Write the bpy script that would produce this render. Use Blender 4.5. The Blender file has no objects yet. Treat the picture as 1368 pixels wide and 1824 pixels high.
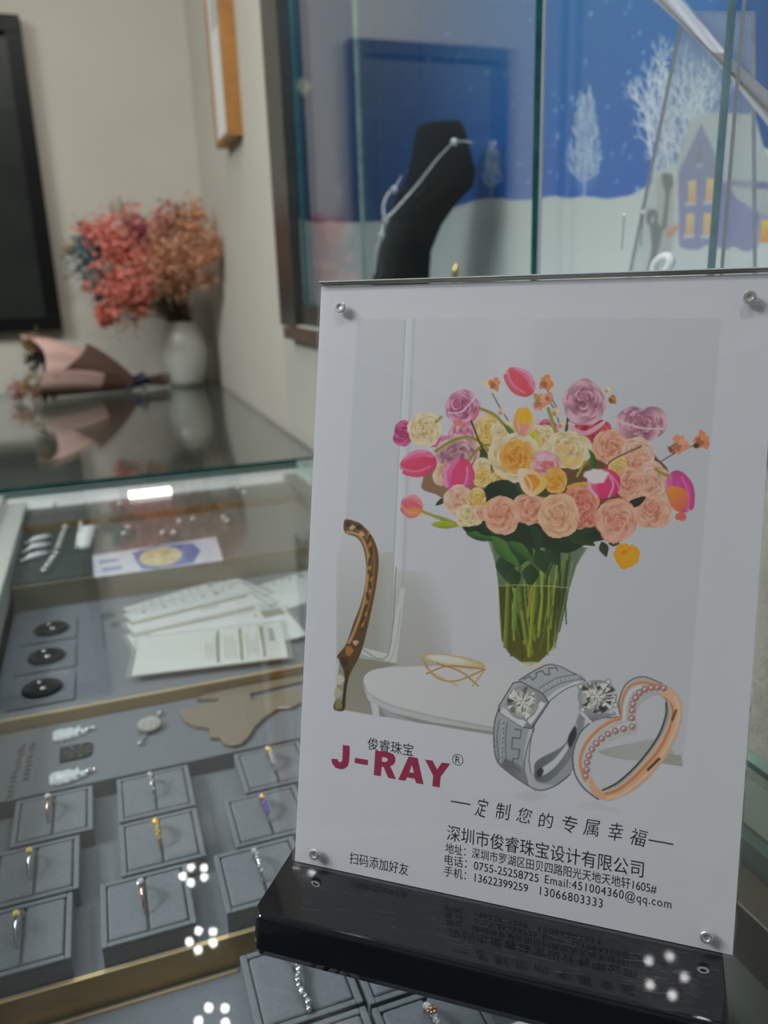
import bpy, bmesh, math, random
import numpy as np
from mathutils import Vector, Matrix
C = bpy.context.scene.collection
SC = bpy.context.scene
R = random.Random(7)

# ---------------------------------------------------------------- camera, lights, exposure
CAM_P = np.array([0., 0., .2205]); CAM_F = 1423.16
RT = np.array([.94140, -.33592, -.03072]); UP = np.array([.12115, .25192, .96013]); FW = np.array([.31479, .90757, -.27785])
cd = bpy.data.cameras.new('camera'); cam = bpy.data.objects.new('camera', cd); C.objects.link(cam)
cd.sensor_fit = 'VERTICAL'; cd.sensor_height = 36.; cd.lens = 36. * CAM_F / 1824.; cd.clip_start = .01; cd.clip_end = 30
m = Matrix.Identity(4)
for i in range(3):
    m[i][0] = RT[i]; m[i][1] = UP[i]; m[i][2] = -FW[i]; m[i][3] = CAM_P[i]
cam.matrix_world = m
cd.dof.use_dof = True; cd.dof.focus_distance = .268; cd.dof.aperture_fstop = 11.5
SC.camera = cam
w = bpy.data.worlds.new('world'); SC.world = w; w.use_nodes = True
w.node_tree.nodes['Background'].inputs[0].default_value = (.8, .85, .9, 1); w.node_tree.nodes['Background'].inputs[1].default_value = .05
SC.view_settings.view_transform = 'Standard'; SC.view_settings.look = 'None'; SC.view_settings.gamma = 1; SC.view_settings.use_curve_mapping = False
SC.view_settings.exposure = 0.28
SC.cycles.transparent_max_bounces = 40; SC.cycles.max_bounces = 12; SC.cycles.caustics_reflective = False; SC.cycles.caustics_refractive = False
SC.cycles.sample_clamp_indirect = 6
CEIL = 1.30
def area(name, loc, size, power, col=(1, .97, .92), rot=(0, 0, 0), sy=None):
    l = bpy.data.lights.new(name, 'AREA'); l.shape = 'RECTANGLE'; l.size = size; l.size_y = sy or size; l.energy = power; l.color = col
    o = bpy.data.objects.new(name, l); C.objects.link(o); o.location = loc; o.rotation_euler = rot; return o
area('fill_panel', (-1.45, .45, CEIL - .012), .8, 36., (.92, .965, 1.0))  # added fill light out of view, brightens the sign and trays
area('showcase_lamp', (.385, .50, .9), .12, 1.75, (.97, .98, 1.0), sy=.45)
LED_POWER = 800.; LED_DIM = 34.; LED_FRONT = 760.

# ---------------------------------------------------------------- measuring: where a ray of the measured camera meets a plane of the shop
def ray(px, py): return FW + RT * (px - 684) / CAM_F + UP * (912 - py) / CAM_F
def onX(px, py, v): d = ray(px, py); return CAM_P + d * (v / d[0])
def onY(px, py, v): d = ray(px, py); return CAM_P + d * (v / d[1])
def onZ(px, py, v): d = ray(px, py); return CAM_P + d * ((v - CAM_P[2]) / d[2])
def onP(px, py, p0, n): d = ray(px, py); return CAM_P + d * (np.dot(np.array(p0) - CAM_P, n) / np.dot(d, n))
def pix(P):
    P = np.asarray(P, float) - CAM_P; z = P @ FW
    return 684 + CAM_F * (P @ RT) / z, 912 - CAM_F * (P @ UP) / z

# ---------------------------------------------------------------- mesh helpers
def frame_of(d):
    d = Vector(d).normalized(); a = Vector((0, 0, 1)) if abs(d.z) < .9 else Vector((1, 0, 0))
    x = d.cross(a).normalized(); return x, x.cross(d).normalized()
class MB:
    def __init__(s): s.v = []; s.f = []; s.m = []
    def add(s, v, f, mi=0):
        n = len(s.v); s.v += [tuple(p) for p in v]; s.f += [tuple(i + n for i in q) for q in f]; s.m += [mi] * len(f); return s
    def box(s, x0, x1, y0, y1, z0, z1, mi=0, side=None):
        v = [(x, y, z) for z in (z0, z1) for y in (y0, y1) for x in (x0, x1)]
        s.add(v, [(0, 2, 3, 1), (4, 5, 7, 6), (0, 1, 5, 4), (2, 6, 7, 3), (0, 4, 6, 2), (1, 3, 7, 5)], mi)
        if side is not None:                       # the thin faces of a pane take the edge material
            d = [x1 - x0, y1 - y0, z1 - z0]; k = d.index(min(d)); flat = {0: (4, 5), 1: (2, 3), 2: (0, 1)}[k]
            for i in range(6):
                if i not in flat: s.m[-6 + i] = side
        return s
    def rings(s, L, close=True, caps=True, mi=0):
        n = len(L[0]); v = [p for r in L for p in r]; f = []
        for i in range(len(L) - 1):
            for j in range(n if close else n - 1):
                a, b = i * n + j, i * n + (j + 1) % n; f.append((a, b, b + n, a + n))
        if caps: f.append(tuple(range(n - 1, -1, -1))); f.append(tuple((len(L) - 1) * n + j for j in range(n)))
        return s.add(v, f, mi)
    def tube(s, P, r, n=8, caps=True, closed=False, mi=0):
        P = [Vector(p) for p in P]; L = []; x = None
        for i, p in enumerate(P):
            d = (P[(i + 1) % len(P)] - P[i - 1]) if closed else (P[min(i + 1, len(P) - 1)] - P[max(i - 1, 0)])
            d = d.normalized()
            if x is None: x, y = frame_of(d)
            else:
                x = (x - d * x.dot(d)).normalized(); y = d.cross(x)
            rr = r[i] if hasattr(r, '__len__') else r
            L.append([p + (x * math.cos(t) + y * math.sin(t)) * rr for t in [6.28318 * k / n for k in range(n)]])
        if closed: L.append(L[0])
        return s.rings(L, True, caps and not closed, mi)
    def lathe(s, prof, c=(0, 0, 0), n=32, mi=0, caps=True):
        L = [[(c[0] + r * math.cos(6.28318 * k / n), c[1] + r * math.sin(6.28318 * k / n), c[2] + z) for k in range(n)] for r, z in prof]
        return s.rings(L, True, caps, mi)
    def prism(s, P, z0, z1, mi=0):
        L = [[(p[0], p[1], z) for p in P] for z in (z0, z1)]; return s.rings(L, True, True, mi)
    def ball(s, c, r, n=8, k=6, sc=(1, 1, 1), mi=0):
        L = []
        for i in range(1, k):
            a = math.pi * i / k; L.append([(c[0] + r * sc[0] * math.sin(a) * math.cos(6.28318 * j / n), c[1] + r * sc[1] * math.sin(a) * math.sin(6.28318 * j / n), c[2] - r * sc[2] * math.cos(a)) for j in range(n)])
        return s.rings(L, True, True, mi)
    def xf(s, M): s.v = [tuple(M @ Vector(p)) for p in s.v]; return s
    def build(s, name, mats, parent=None, smooth=False, bevel=0, seg=2, sub=0):
        me = bpy.data.meshes.new(name); me.from_pydata(s.v, [], s.f)
        mats = mats if isinstance(mats, (list, tuple)) else [mats]
        for q in mats: me.materials.append(q)
        if len(mats) > 1: me.polygons.foreach_set('material_index', s.m)
        bm = bmesh.new(); bm.from_mesh(me); bmesh.ops.recalc_face_normals(bm, faces=bm.faces); bm.to_mesh(me); bm.free()
        if smooth: me.polygons.foreach_set('use_smooth', [True] * len(me.polygons))
        o = bpy.data.objects.new(name, me); C.objects.link(o)
        if bevel:
            b = o.modifiers.new('bevel', 'BEVEL'); b.width = bevel; b.segments = seg; b.limit_method = 'ANGLE'; b.angle_limit = .6
        if sub: q = o.modifiers.new('sub', 'SUBSURF'); q.levels = sub; q.render_levels = sub
        if parent is not None:
            o.parent = parent; o.matrix_parent_inverse = Matrix.Identity(4)
            if parent.type == 'EMPTY' or True: o.matrix_parent_inverse = world_of(parent).inverted()
        return o
def world_of(o):
    M = o.matrix_basis.copy()
    return M if o.parent is None else world_of(o.parent) @ o.matrix_parent_inverse @ M
def tag(o, label=None, cat=None, group=None, kind=None):
    if label: o['label'] = label
    if cat: o['category'] = cat
    if group: o['group'] = group
    if kind: o['kind'] = kind
    return o
def thing(name, label, cat, loc=(0, 0, 0), group=None, rz=0):
    o = bpy.data.objects.new(name, None); C.objects.link(o); o.location = loc; o.rotation_euler = (0, 0, rz); o.empty_display_size = .02
    return tag(o, label, cat, group)
def dup(o, loc=None, rz=None, label=None, group=None, parent=None):
    c = o.copy(); C.objects.link(c)
    if parent is not None: c.parent = parent; c.matrix_parent_inverse = o.matrix_parent_inverse.copy()
    if loc is not None: c.location = loc
    if rz is not None: c.rotation_euler = (0, 0, rz)
    if label: c['label'] = label
    if group: c['group'] = group
    for ch in list(o.children): dup(ch, parent=c)
    return c

def catmull(P, closed=True, k=6):
    P=np.asarray(P,float); n=len(P); out=[]
    for i in range(n if closed else n-1):
        if closed: a,b,c,d=P[(i-1)%n],P[i],P[(i+1)%n],P[(i+2)%n]
        else: a,b,c,d=P[max(i-1,0)],P[i],P[i+1],P[min(i+2,n-1)]
        for t in np.arange(k)/k:
            out.append(.5*((2*b)+(-a+c)*t+(2*a-5*b+4*c-d)*t*t+(-a+3*b-3*c+d)*t**3))
    if not closed: out.append(P[-1])
    return np.array(out)
class Painter:
    """paints flat printed colours on the vertices of a sheet; x, y are the sheet's own print coordinates"""
    def __init__(s,x,y,base,seed=3):
        s.x,s.y=x,y; s.c=np.tile(np.array(base,float)/255,(len(x),1)); s.r=np.random.RandomState(seed)
    def box(s,x0,y0,x1,y1):
        return np.nonzero((s.x>x0)&(s.x<x1)&(s.y>y0)&(s.y<y1))[0]
    def mix(s,i,m,col):
        col=np.asarray(col,float)
        if col.max()>2: col=col/255
        m=np.clip(m,0,1)[:,None]; s.c[i]=s.c[i]*(1-m)+col*m
    def inside(s,i,P):
        x,y=s.x[i],s.y[i]; w=np.zeros(len(i),bool); d=np.full(len(i),1e18)
        Q=np.roll(P,-1,0)
        for (ax,ay),(bx,by) in zip(P,Q):
            ex,ey=bx-ax,by-ay; L=ex*ex+ey*ey+1e-12
            t=np.clip(((x-ax)*ex+(y-ay)*ey)/L,0,1)
            d=np.minimum(d,(x-ax-t*ex)**2+(y-ay-t*ey)**2)
            c=((ay>y)!=(by>y)); 
            if abs(ey)>1e-9: w^=c&(x<ax+(y-ay)*ex/ey)
        d=np.sqrt(d); return np.where(w,d,-d)
    def poly(s,P,col,col2=None,axis=(0,1),smooth=True,aa=1.,op=1,shade=0):
        P=catmull(P) if smooth else np.asarray(P,float)
        lo,hi=P.min(0)-2,P.max(0)+2; i=s.box(lo[0],lo[1],hi[0],hi[1])
        if not len(i): return
        d=s.inside(i,P); m=np.clip(d/aa+.5,0,1)*op
        if col2 is not None or shade:
            t=(s.x[i]*axis[0]+s.y[i]*axis[1]); a=P@np.array(axis,float)
            t=np.clip((t-a.min())/(a.max()-a.min()+1e-9),0,1)[:,None]
            c=np.array(col,float)*(1-t)+np.array(col2 if col2 is not None else col,float)*t
            if shade: c=c*(1-shade*np.exp(-np.clip(d,0,99)/4.)[:,None])
            s.mix(i,m,c/255.)
        else: s.mix(i,m,col)
    def line(s,P,w,col,smooth=True,aa=1.,op=1,w2=None,hi=None):
        P=catmull(P,False,5) if smooth and len(P)>2 else np.asarray(P,float)
        W=max(w,w2 or 0); lo,h=P.min(0)-W-2,P.max(0)+W+2; i=s.box(lo[0],lo[1],h[0],h[1])
        if not len(i): return
        x,y=s.x[i],s.y[i]; best=np.full(len(i),-1e9); side=np.zeros(len(i)); n=len(P)-1
        for k in range(n):
            (ax,ay),(bx,by)=P[k],P[k+1]; ex,ey=bx-ax,by-ay; L=ex*ex+ey*ey+1e-12
            t=np.clip(((x-ax)*ex+(y-ay)*ey)/L,0,1)
            ww=w+((w2-w)*(k+t)/n if w2 is not None else 0)
            q=ww/2-np.hypot(x-ax-t*ex,y-ay-t*ey); b=q>best
            best=np.where(b,q,best); side=np.where(b,((x-ax)*ey-(y-ay)*ex)/np.sqrt(L)/(W/2),side)
        m=np.clip(best/aa+.5,0,1)*op
        if hi is not None:
            t=np.clip(.5+.5*side,0,1)[:,None]; s.mix(i,m,(np.array(col,float)*(1-t)+np.array(hi,float)*t)/255)
        else: s.mix(i,m,col)
    def blob(s,cx,cy,rx,ry,col,rot=0,aa=1.,op=1,wob=0,edge=None,ph=None,soft=0):
        R=max(rx,ry)*(1.15+wob)+2; i=s.box(cx-R,cy-R,cx+R,cy+R)
        if not len(i): return
        c,n=math.cos(rot),math.sin(rot); dx,dy=s.x[i]-cx,s.y[i]-cy
        u=(dx*c+dy*n)/rx; v=(-dx*n+dy*c)/ry; q=np.hypot(u,v)
        if wob:
            a=np.arctan2(v,u); p=s.r.rand(3)*6.28
            q=q/(1+wob*(np.sin(3*a+p[0])*.5+np.sin(5*a+p[1])*.35+np.sin(9*a+p[2])*.25))
        r=min(rx,ry); m=np.clip((1-q)*r/(aa+soft*r)+.5*(not soft),0,1)*op
        col=np.array(col,float)
        if edge is not None:
            t=np.clip(q,0,1)[:,None]**2; col=col*(1-t)+np.array(edge,float)*t
        s.mix(i,m,col/255.)
    def petal(s,cx,cy,ang,L,W,inner,outer):
        # a petal whose base is at (cx,cy) and whose lip is L away at angle ang
        R=L+W; i=s.box(cx-R,cy-R,cx+R,cy+R)
        if not len(i): return
        c,n=math.cos(ang),math.sin(ang); dx,dy=s.x[i]-cx,s.y[i]-cy
        u=(dx*c+dy*n)/L; v=(-dx*n+dy*c)/W
        w=np.sqrt(np.clip(u*(1.02-u)*3.2,0,None))*.62+1e-6
        q=1-np.abs(v)/w; m=np.clip(q*W*.35,0,1)*(u>0)*(u<1.0)
        t=np.clip(u,0,1)[:,None]
        lip=np.clip((t-.86)*7,0,1)
        col=np.array(inner,float)*(1-t**1.6)+np.array(outer,float)*t**1.6
        col=col+lip*np.array([16,14,14]); col=col*(1-.16*np.clip(np.abs(v)/w,0,1)[:,None]**3)
        s.mix(i,m,col/255.)
    def rose(s,cx,cy,rx,ry,dark,mid,light,seed=0,cdx=0,cdy=0,layers=5):
        r=np.random.RandomState(seed+11); dark,mid,light=np.array(dark)*.78,np.array(mid)*.92,np.array(light)*.97
        s.blob(cx,cy,rx*.97,ry*.97,mid,wob=.06)
        for k in range(layers):
            f=1-k/(layers+.45); n=[6,5,4,3,3,2][k]; ox,oy=cx+cdx*(1-f),cy+cdy*(1-f)
            o=r.rand()*6.28
            for j in range(n):
                a=o+6.283*j/n+r.uniform(-.2,.2); l=f*r.uniform(.92,1.08); e=ry/rx
                tone=r.uniform(0,1)*(.45+.1*k); out=np.array(light,float)*(1-tone)+np.array(mid,float)*tone
                # unit petal squeezed by the flower's own tilt
                L=rx*l*math.hypot(math.cos(a),e*math.sin(a)); aa=math.atan2(e*math.sin(a),math.cos(a))
                s.petal(ox-math.cos(aa)*L*.1,oy-math.sin(aa)*L*.1,aa,L*1.1,L*(1.0+.12*r.rand()),np.array(dark)*.55+np.array(mid)*.45,out); s.petal(ox+math.cos(aa+.35)*L*.3,oy+math.sin(aa+.35)*L*.3,aa+.25,L*.55,L*.7,dark,np.array(mid)*.98)
        f=.2
        ox,oy=cx+cdx*.9,cy+cdy*.9
        s.blob(ox,oy,rx*f,ry*f,mid)
        t=np.linspace(0,11,34); sp=np.stack([ox+np.cos(t)*rx*f*t/11,oy+np.sin(t)*ry*f*t/11],1)
        s.line(sp,max(1.1,rx*.035),dark,False,op=.75)
    def tulip(s,cx,cy,L,W,d,base,tip,hi,seed=0):
        d=np.array(d,float); d/=np.hypot(*d); p=np.array([-d[1],d[0]])
        b=np.array([cx,cy])-d*L/2
        def P(u,v): return b+d*L*u+p*W*v
        s.poly([P(0,0),P(.12,.32),P(.45,.5),P(.8,.36),P(1.0,.1),P(.86,-.02),P(.98,-.2),P(.78,-.4),P(.42,-.5),P(.1,-.3)],base,tip,tuple(d),shade=.12)
        s.poly([P(.02,.1),P(.2,.42),P(.55,.5),P(.92,.22),P(.7,.12),P(.4,.16)],hi,tip,tuple(d),op=.55,aa=4)
        s.poly([P(.02,-.05),P(.3,-.24),P(.7,-.22),P(1.0,-.02),P(.72,.2),P(.3,.2)],base,base,tuple(d),aa=2.5,op=.8,shade=.1)
        s.line([P(.95,-.05),P(.6,-.26),P(.2,-.2)],W*.06,hi,op=.7,aa=2)
        s.line([P(.85,.3),P(.5,.44),P(.25,.38)],W*.09,hi,op=.8,aa=3)
    def leaf(s,P0,P1,w,col,col2=None,bend=0):
        a,b=np.array(P0,float),np.array(P1,float); d=b-a; n=np.array([-d[1],d[0]])/np.hypot(*d)
        m=(a+b)/2+n*bend
        s.poly([a,(a+m)/2+n*w*.42,m+n*w*.5,(m+b)/2+n*w*.3,b,(m+b)/2-n*w*.3,m-n*w*.5,(a+m)/2-n*w*.42],col,col2 or col,tuple(n))
        s.line([a,m,b],1.1,np.array(col)*.75+30,op=.5)
def paint_photo(S):
    Z=lambda ox,oy,k:(lambda pts:[(ox+px/k,oy+py/k) for px,py in pts])
    # --- photograph area on the white sheet
    F=[(637,568),(1285,567),(1218,1366),(594,1262)]
    S.poly(F,(165,169,179),(168,168,176),(1,0),smooth=False)
    S.poly([(726,568),(1285,567),(1218,1366),(700,1282)],(171,172,183),(165,168,176),(1,0),smooth=False)
    S.poly([(722,568),(735,568),(706,1190),(692,1190)],(176,181,189),smooth=False)
    S.line([(722,570),(693,1165)],1.6,(140,145,150)); S.line([(737,570),(712,1180)],5,(146,150,157),aa=6,op=.5)
    S.line([(731,570),(704,1180)],1,(150,153,158),op=.6)
    S.poly([(880,568),(952,568),(905,1110),(850,1150)],(180,180,190),(176,176,184),smooth=False,aa=30,op=.4)
    # lower left panelling
    S.poly([(612,985),(700,985),(690,1180),(601,1168)],(146,146,140),(128,127,118),smooth=False,aa=40,op=.8)
    S.poly([(700,1040),(760,1040),(800,1215),(680,1215)],(152,153,152),(140,140,138),smooth=True,aa=50,op=.8)
    c5=Z(590,900,3.8)
    S.poly(c5([(200,960),(385,1005),(470,560),(500,560),(440,1070),(190,1010)]),(170,173,174),smooth=False)
    S.line(c5([(200,968),(385,1012),(440,420)]),1.6,(112,112,106)); S.line(c5([(195,1006),(400,1050),(470,700)]),1.3,(135,135,128),op=.8)
    S.poly(c5([(60,1015),(460,1075),(300,1115),(225,1180),(260,1300),(280,1425),(20,1385)]),(120,118,106),(128,127,120),(0,1),smooth=False)
    # round table
    S.poly(c5([(218,1190),(240,1140),(310,1108),(450,1094),(700,1088),(1000,1075),(1500,1100),(1700,1500),(1600,1560),(1095,1500),(700,1424),(400,1345),(250,1265)]),(176,177,181),(170,170,176),(1,0))
    S.poly(c5([(218,1190),(250,1265),(400,1345),(700,1424),(1095,1500),(1600,1570),(2300,1640),(2330,1700),(1600,1600),(1095,1527),(690,1470),(400,1400),(250,1320),(222,1240)]),(166,167,172),(150,150,150),(1,0),smooth=False)
    S.line(c5([(222,1205),(255,1275),(400,1353),(700,1431),(1095,1507),(1600,1580)]),2,(140,142,142),op=.8)
    S.poly(c5([(280,1335),(400,1400),(690,1470),(1095,1530),(1600,1600),(2370,1690),(2380,1775),(280,1427)]),(122,124,120),(140,140,138),(1,0),smooth=False)
    S.poly(c5([(280,1335),(320,1355),(325,1432),(280,1425)]),(172,174,182),smooth=False)
    S.poly(c5([(330,1370),(420,1405),(560,1470),(380,1440)]),(140,142,148),smooth=False,aa=3)
    S.poly(F[:0]+[(560,1256),(594,1262),(1218,1366),(1300,1380),(1300,1420),(560,1300)],(173,176,186),smooth=False)
    S.poly([(1217,1330),(1219,1366),(1300,1380),(1300,1330)],(173,176,186),smooth=False)
    # chair back
    S.poly(c5([(95,180),(200,260),(240,380),(230,560),(190,740),(120,920),(45,1000),(60,300)]),(170,173,180),(150,152,152),(0,1))
    S.poly(c5([(92,98),(160,108),(215,138),(285,225),(320,350),(305,540),(255,790),(200,1000),(125,1150),(100,1280),(88,1386),(20,1384),(25,1330),(70,1330),(90,1160),(55,1050),(40,1020),(100,940),(150,800),(205,650),(236,480),(225,320),(180,225),(92,182)]),(88,64,38),(70,52,30),(0,1))
    S.line(c5([(110,180),(190,205),(240,300),(250,420),(225,640),(165,830),(120,930)]),5,(165,128,88),aa=2,op=.9)
    S.line(c5([(180,170),(260,240),(290,360),(275,560),(220,800)]),4,(125,86,44),aa=3,op=.9)
    for k in range(26):
        t=k/25; q=c5([(255+40*math.sin(t*3),190+t*650)])[0]
        S.blob(q[0]-t*14+S.r.uniform(-5,3),q[1],1.8,4.5,(48,34,22) if k%3 else (172,122,70),rot=.2,aa=1.5,op=.8)
    for px,py,cc in ((140,150,(150,145,135)),(190,150,(40,38,34)),(115,130,(55,45,35)),(205,195,(170,135,110)),(120,985,(140,95,45)),(165,930,(175,140,125)),(90,1060,(60,40,24)),(60,1180,(168,165,150)),(45,1270,(150,150,132)),(50,1350,(110,105,75))):
        q=c5([(px,py)])[0]; S.blob(q[0],q[1],7 if py>960 else 5,9 if py>960 else 4.5,cc,wob=.2,aa=2)
    S.line(c5([(110,1120),(90,1250),(80,1380)]),4,(52,38,24))
    # gold bowl
    S.blob(808,1178,57,11,(188,180,165),rot=.16,edge=(165,140,100)); S.blob(795,1174,34,6,(190,188,186),rot=.12,aa=2)
    S.line([(751,1172),(775,1205),(812,1213),(864,1192)],3,(160,122,72)); S.line([(760,1200),(800,1186),(864,1192)],2.6,(150,110,60))
    S.line([(778,1182),(820,1196),(852,1222)],2.6,(150,112,62)); S.line([(751,1172),(765,1195),(816,1222)],2,(172,140,95)); S.line([(864,1192),(842,1222)],2,(165,125,70))
    # vase
    S.poly([(872,960),(1044,974),(1026,1008),(1014,1048),(888,1046),(884,1010)],(40,58,36),(62,78,44),(0,1),smooth=False,aa=3)
    V=[(867,958),(876,985),(884,1010),(888,1054),(890,1100),(893,1140),(905,1163),(930,1181),(945,1187),(960,1180),(982,1158),(996,1118),(1006,1072),(1014,1045),(1026,1006),(1048,975),(960,964)]
    S.poly(V,(110,122,108),(62,72,34),(0,1),smooth=False,op=.75)
    S.poly([(888,1044),(1014,1046),(1008,1080),(998,1120),(984,1152),(972,1168),(957,1179),(931,1179),(912,1168),(900,1152),(892,1130),(889,1090)],(58,62,26),(82,78,30),(0,1),aa=2,smooth=False)
    r=np.random.RandomState(5)
    for k in range(34):
        x0=r.uniform(884,1018); x1=945+(x0-945)*r.uniform(.25,.75)+r.uniform(-14,14); y0=r.uniform(965,1000); y1=r.uniform(1110,1172)
        g=[(104,122,44),(72,98,40),(38,58,30),(128,138,52),(52,66,34)][r.randint(5)]
        S.line([(x0,y0),((x0+x1)/2+r.uniform(-5,5),(y0+y1)/2),(x1,y1)],r.uniform(2,5.5),g,op=.85)
    for x0,y0,x1,y1,w,g in ((905,1040,900,1152,7,(118,132,50)),(920,1040,916,1120,9,(112,138,62)),(956,990,943,1168,7,(140,150,48)),(948,1045,940,1100,5,(150,140,60)),(930,1090,938,1145,6,(128,132,56)),(985,1080,960,1160,3,(84,110,50)),(1010,1000,990,1140,4,(70,84,44))):
        S.line([(x0,y0),(x1,y1)],w,g,hi=np.array(g)*.7)
    for x0,y0,L,W,a in ((900,1010,46,34,1.5),(930,985,50,36,1.9),(965,1000,46,30,1.2),(985,990,40,30,1.0),(945,1025,40,30,1.6),(915,1030,36,26,1.4)):
        S.leaf((x0-L/2*math.cos(a),y0-L/2*math.sin(a)),(x0+L/2*math.cos(a),y0+L/2*math.sin(a)),W,(30,48,30),(44,70,42))
    S.line([(888,1044),(930,1042),(1014,1047)],1.6,(150,152,110),op=.8); S.line([(876,985),(886,1040),(892,1130)],2,(178,184,182),aa=1.5,op=.7); S.line([(1020,1000),(1004,1080),(990,1138)],2,(150,160,140),aa=2,op=.6)
    S.blob(945,1184,26,5,(178,176,160),aa=3,op=.8)
    S.line([(867,958),(905,966),(960,968)],2,(180,184,190)); S.line([(960,970),(1048,974)],2.2,(184,188,192))
    # foliage under the flowers
    S.poly([(822,935),(850,920),(940,900),(1040,900),(1090,930),(1082,958),(1048,968),(1010,985),(960,975),(915,985),(880,965),(845,958)],(24,36,26),(34,50,32),(0,1))
    for a,b,w,c,c2 in (((830,950),(888,962),16,(58,104,40),(34,62,32)),((846,925),(884,955),28,(34,56,36),(24,38,28)),((876,955),(925,1010),26,(74,112,48),(48,84,40)),((905,965),(950,1000),24,(66,104,44),(36,56,34)),((1000,940),(1060,972),26,(32,46,30),(46,64,38)),((945,935),(960,985),26,(40,62,36),(28,40,28)),((1020,945),(1085,930),20,(30,42,30),(44,56,40)),((758,914),(830,938),7,(132,142,60),(96,120,58)),((768,934),(822,936),14,(146,152,40),(120,128,40)),((776,900),(800,884),9,(34,48,36),(50,60,40)),((1072,965),(1080,992),17,(38,48,36),(50,62,44)),((1084,968),(1104,968),10,(36,46,36),(48,58,42))):
        S.leaf(a,b,w,c,c2)
    # flowers, back to front
    PK=((140,62,92),(182,102,138),(208,168,196)); DR=((142,84,108),(182,124,148),(208,172,186)); PE=((196,112,92),(224,160,136),(232,192,166))
    CR=((196,160,96),(222,202,158),(224,214,196)); CO=((186,92,84),(214,128,112),(228,164,140)); LP=((204,138,112),(222,178,158),(224,200,186)); YL=((206,150,56),(220,186,104),(224,206,160))
    dry=lambda x,y,r,c:(S.blob(x,y,r,r*1.1,c,wob=.3),S.blob(x-r*.3,y+r*.2,r*.5,r*.55,np.array(c)*.72,wob=.3),S.blob(x+r*.3,y-r*.35,r*.45,r*.4,np.clip(np.array(c)*1.2,0,225),wob=.3))
    for P in ([(877,701),(890,725),(907,752)],[(972,690),(982,708),(992,728)],[(979,715),(990,735),(998,762)],[(1172,825),(1205,806),(1237,793)]): S.line(P,2.2,(96,86,56))
    S.blob(868,682,9,8,(204,188,160),wob=.3,aa=3); dry(881,684,10,(196,120,84)); dry(973,682,12,(198,124,80)); dry(962,716,13,(212,138,110)); dry(978,708,8,(206,128,104)); dry(1082,695,6,(206,186,150)); dry(1091,712,7,(150,96,58)); dry(1211,792,15,(204,138,110)); dry(1197,800,7,(140,84,72)); dry(1250,785,14,(196,122,84)); S.blob(1240,794,5,5,(70,52,40))
    for x,y,r in ((868,746,7),(893,734,6),(890,757,5),(990,735,8),(1000,757,7)): dry(x,y,r,(206,172,150))
    S.blob(940,850,150,66,(58,62,36),wob=.08); S.blob(1080,850,110,70,(92,64,46),wob=.1); S.blob(820,850,70,40,(120,92,70),wob=.15)
    S.rose(718,772,16,24,(140,40,88),(178,58,118),(196,96,150),1); S.rose(826,772,28,22,(170,90,120),(200,130,154),(218,176,190),2)
    S.tulip(778,786,58,20,(-.96,.1),(176,66,128),(192,98,150),(206,150,184))
    S.rose(756,765,29,31,*CR,seed=3,cdx=6); S.line([(776,752),(786,743)],5,(140,130,50))
    S.rose(872,770,26,32,*YL,seed=4); S.rose(898,772,24,26,*CR,seed=5); S.rose(975,768,20,22,(150,50,90),(186,76,116),(210,140,170),6); S.rose(1055,772,36,22,(150,36,56),(188,58,80),(204,92,104),7)
    S.rose(813,812,40,40,(136,84,100),(174,124,144),(206,176,178),8); S.rose(800,846,30,18,*LP,seed=9); S.rose(1120,812,44,40,*LP,seed=10); S.rose(960,780,30,24,*CR,seed=11)
    S.poly([(933,770),(950,808),(962,800),(956,772)],(150,152,44),(176,172,60),(1,0)); S.line([(948,776),(952,803)],1.5,(110,118,40))
    S.line([(976,728),(984,752),(990,775)],6,(150,146,62),hi=(110,112,44)); S.line([(1012,745),(1008,772)],5,(62,66,36)); S.line([(1117,770),(1110,790)],7,(66,74,40))
    S.rose(1041,718,38,43,*DR,seed=12,cdy=-16,cdx=-3); S.poly([(1012,752),(1040,768),(1078,748),(1072,760),(1045,776),(1020,768)],(206,176,184),(188,130,150),(0,1))
    S.rose(1141,754,45,26,*DR,seed=13,cdy=-8); S.line([(1098,748),(1140,762),(1180,764)],4,(216,190,200),op=.7); S.line([(1110,736),(1150,752),(1178,756)],3,(150,86,110),op=.6)
    S.rose(824,726,31,32,*PK,seed=14,cdx=-10,cdy=-8); S.line([(798,735),(822,733),(848,706)],3,(214,184,208),op=.8); S.poly([(808,748),(834,752),(854,722),(850,742),(838,754),(812,758)],(196,118,110),(190,96,104),(1,0))
    for P,w,c in (([(776,804),(802,788),(832,779),(858,790),(872,810)],5.5,(146,140,52)),([(835,821),(852,800),(868,793),(888,795)],5,(140,138,52)),([(855,728),(880,739),(898,757)],5.5,(150,138,56))): S.line(P,w,c,hi=np.array(c)*.72)
    S.leaf((897,755),(925,785),9,(84,112,58),(60,84,44)); S.line([(839,750),(848,772),(856,792),(864,806)],3.2,(62,48,36))
    S.rose(1010,800,44,32,*CR,seed=15,cdx=-3,cdy=-2); S.blob(1003,799,13,7,(206,170,124),aa=4); S.blob(1012,822,32,9,(216,186,110),aa=8,op=.6)
    S.rose(1088,797,33,30,*PE,seed=16); S.rose(1137,806,28,28,*LP,seed=17); S.rose(1133,832,28,24,*PE,seed=18); S.rose(1102,836,18,22,*YL,seed=19)
    S.poly([(1048,800),(1060,812),(1061,838),(1048,840),(1052,818)],(62,104,44),(40,70,36),(1,0)); S.line([(1075,838),(1090,820),(1118,806),(1142,795)],3,(106,78,48)); S.line([(1028,848),(1042,822)],4.5,(138,136,56))
    S.rose(859,830,16,16,*CR,seed=20); S.rose(859,850,19,18,*YL,seed=21); S.rose(893,852,18,12,*YL,seed=22)
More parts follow.
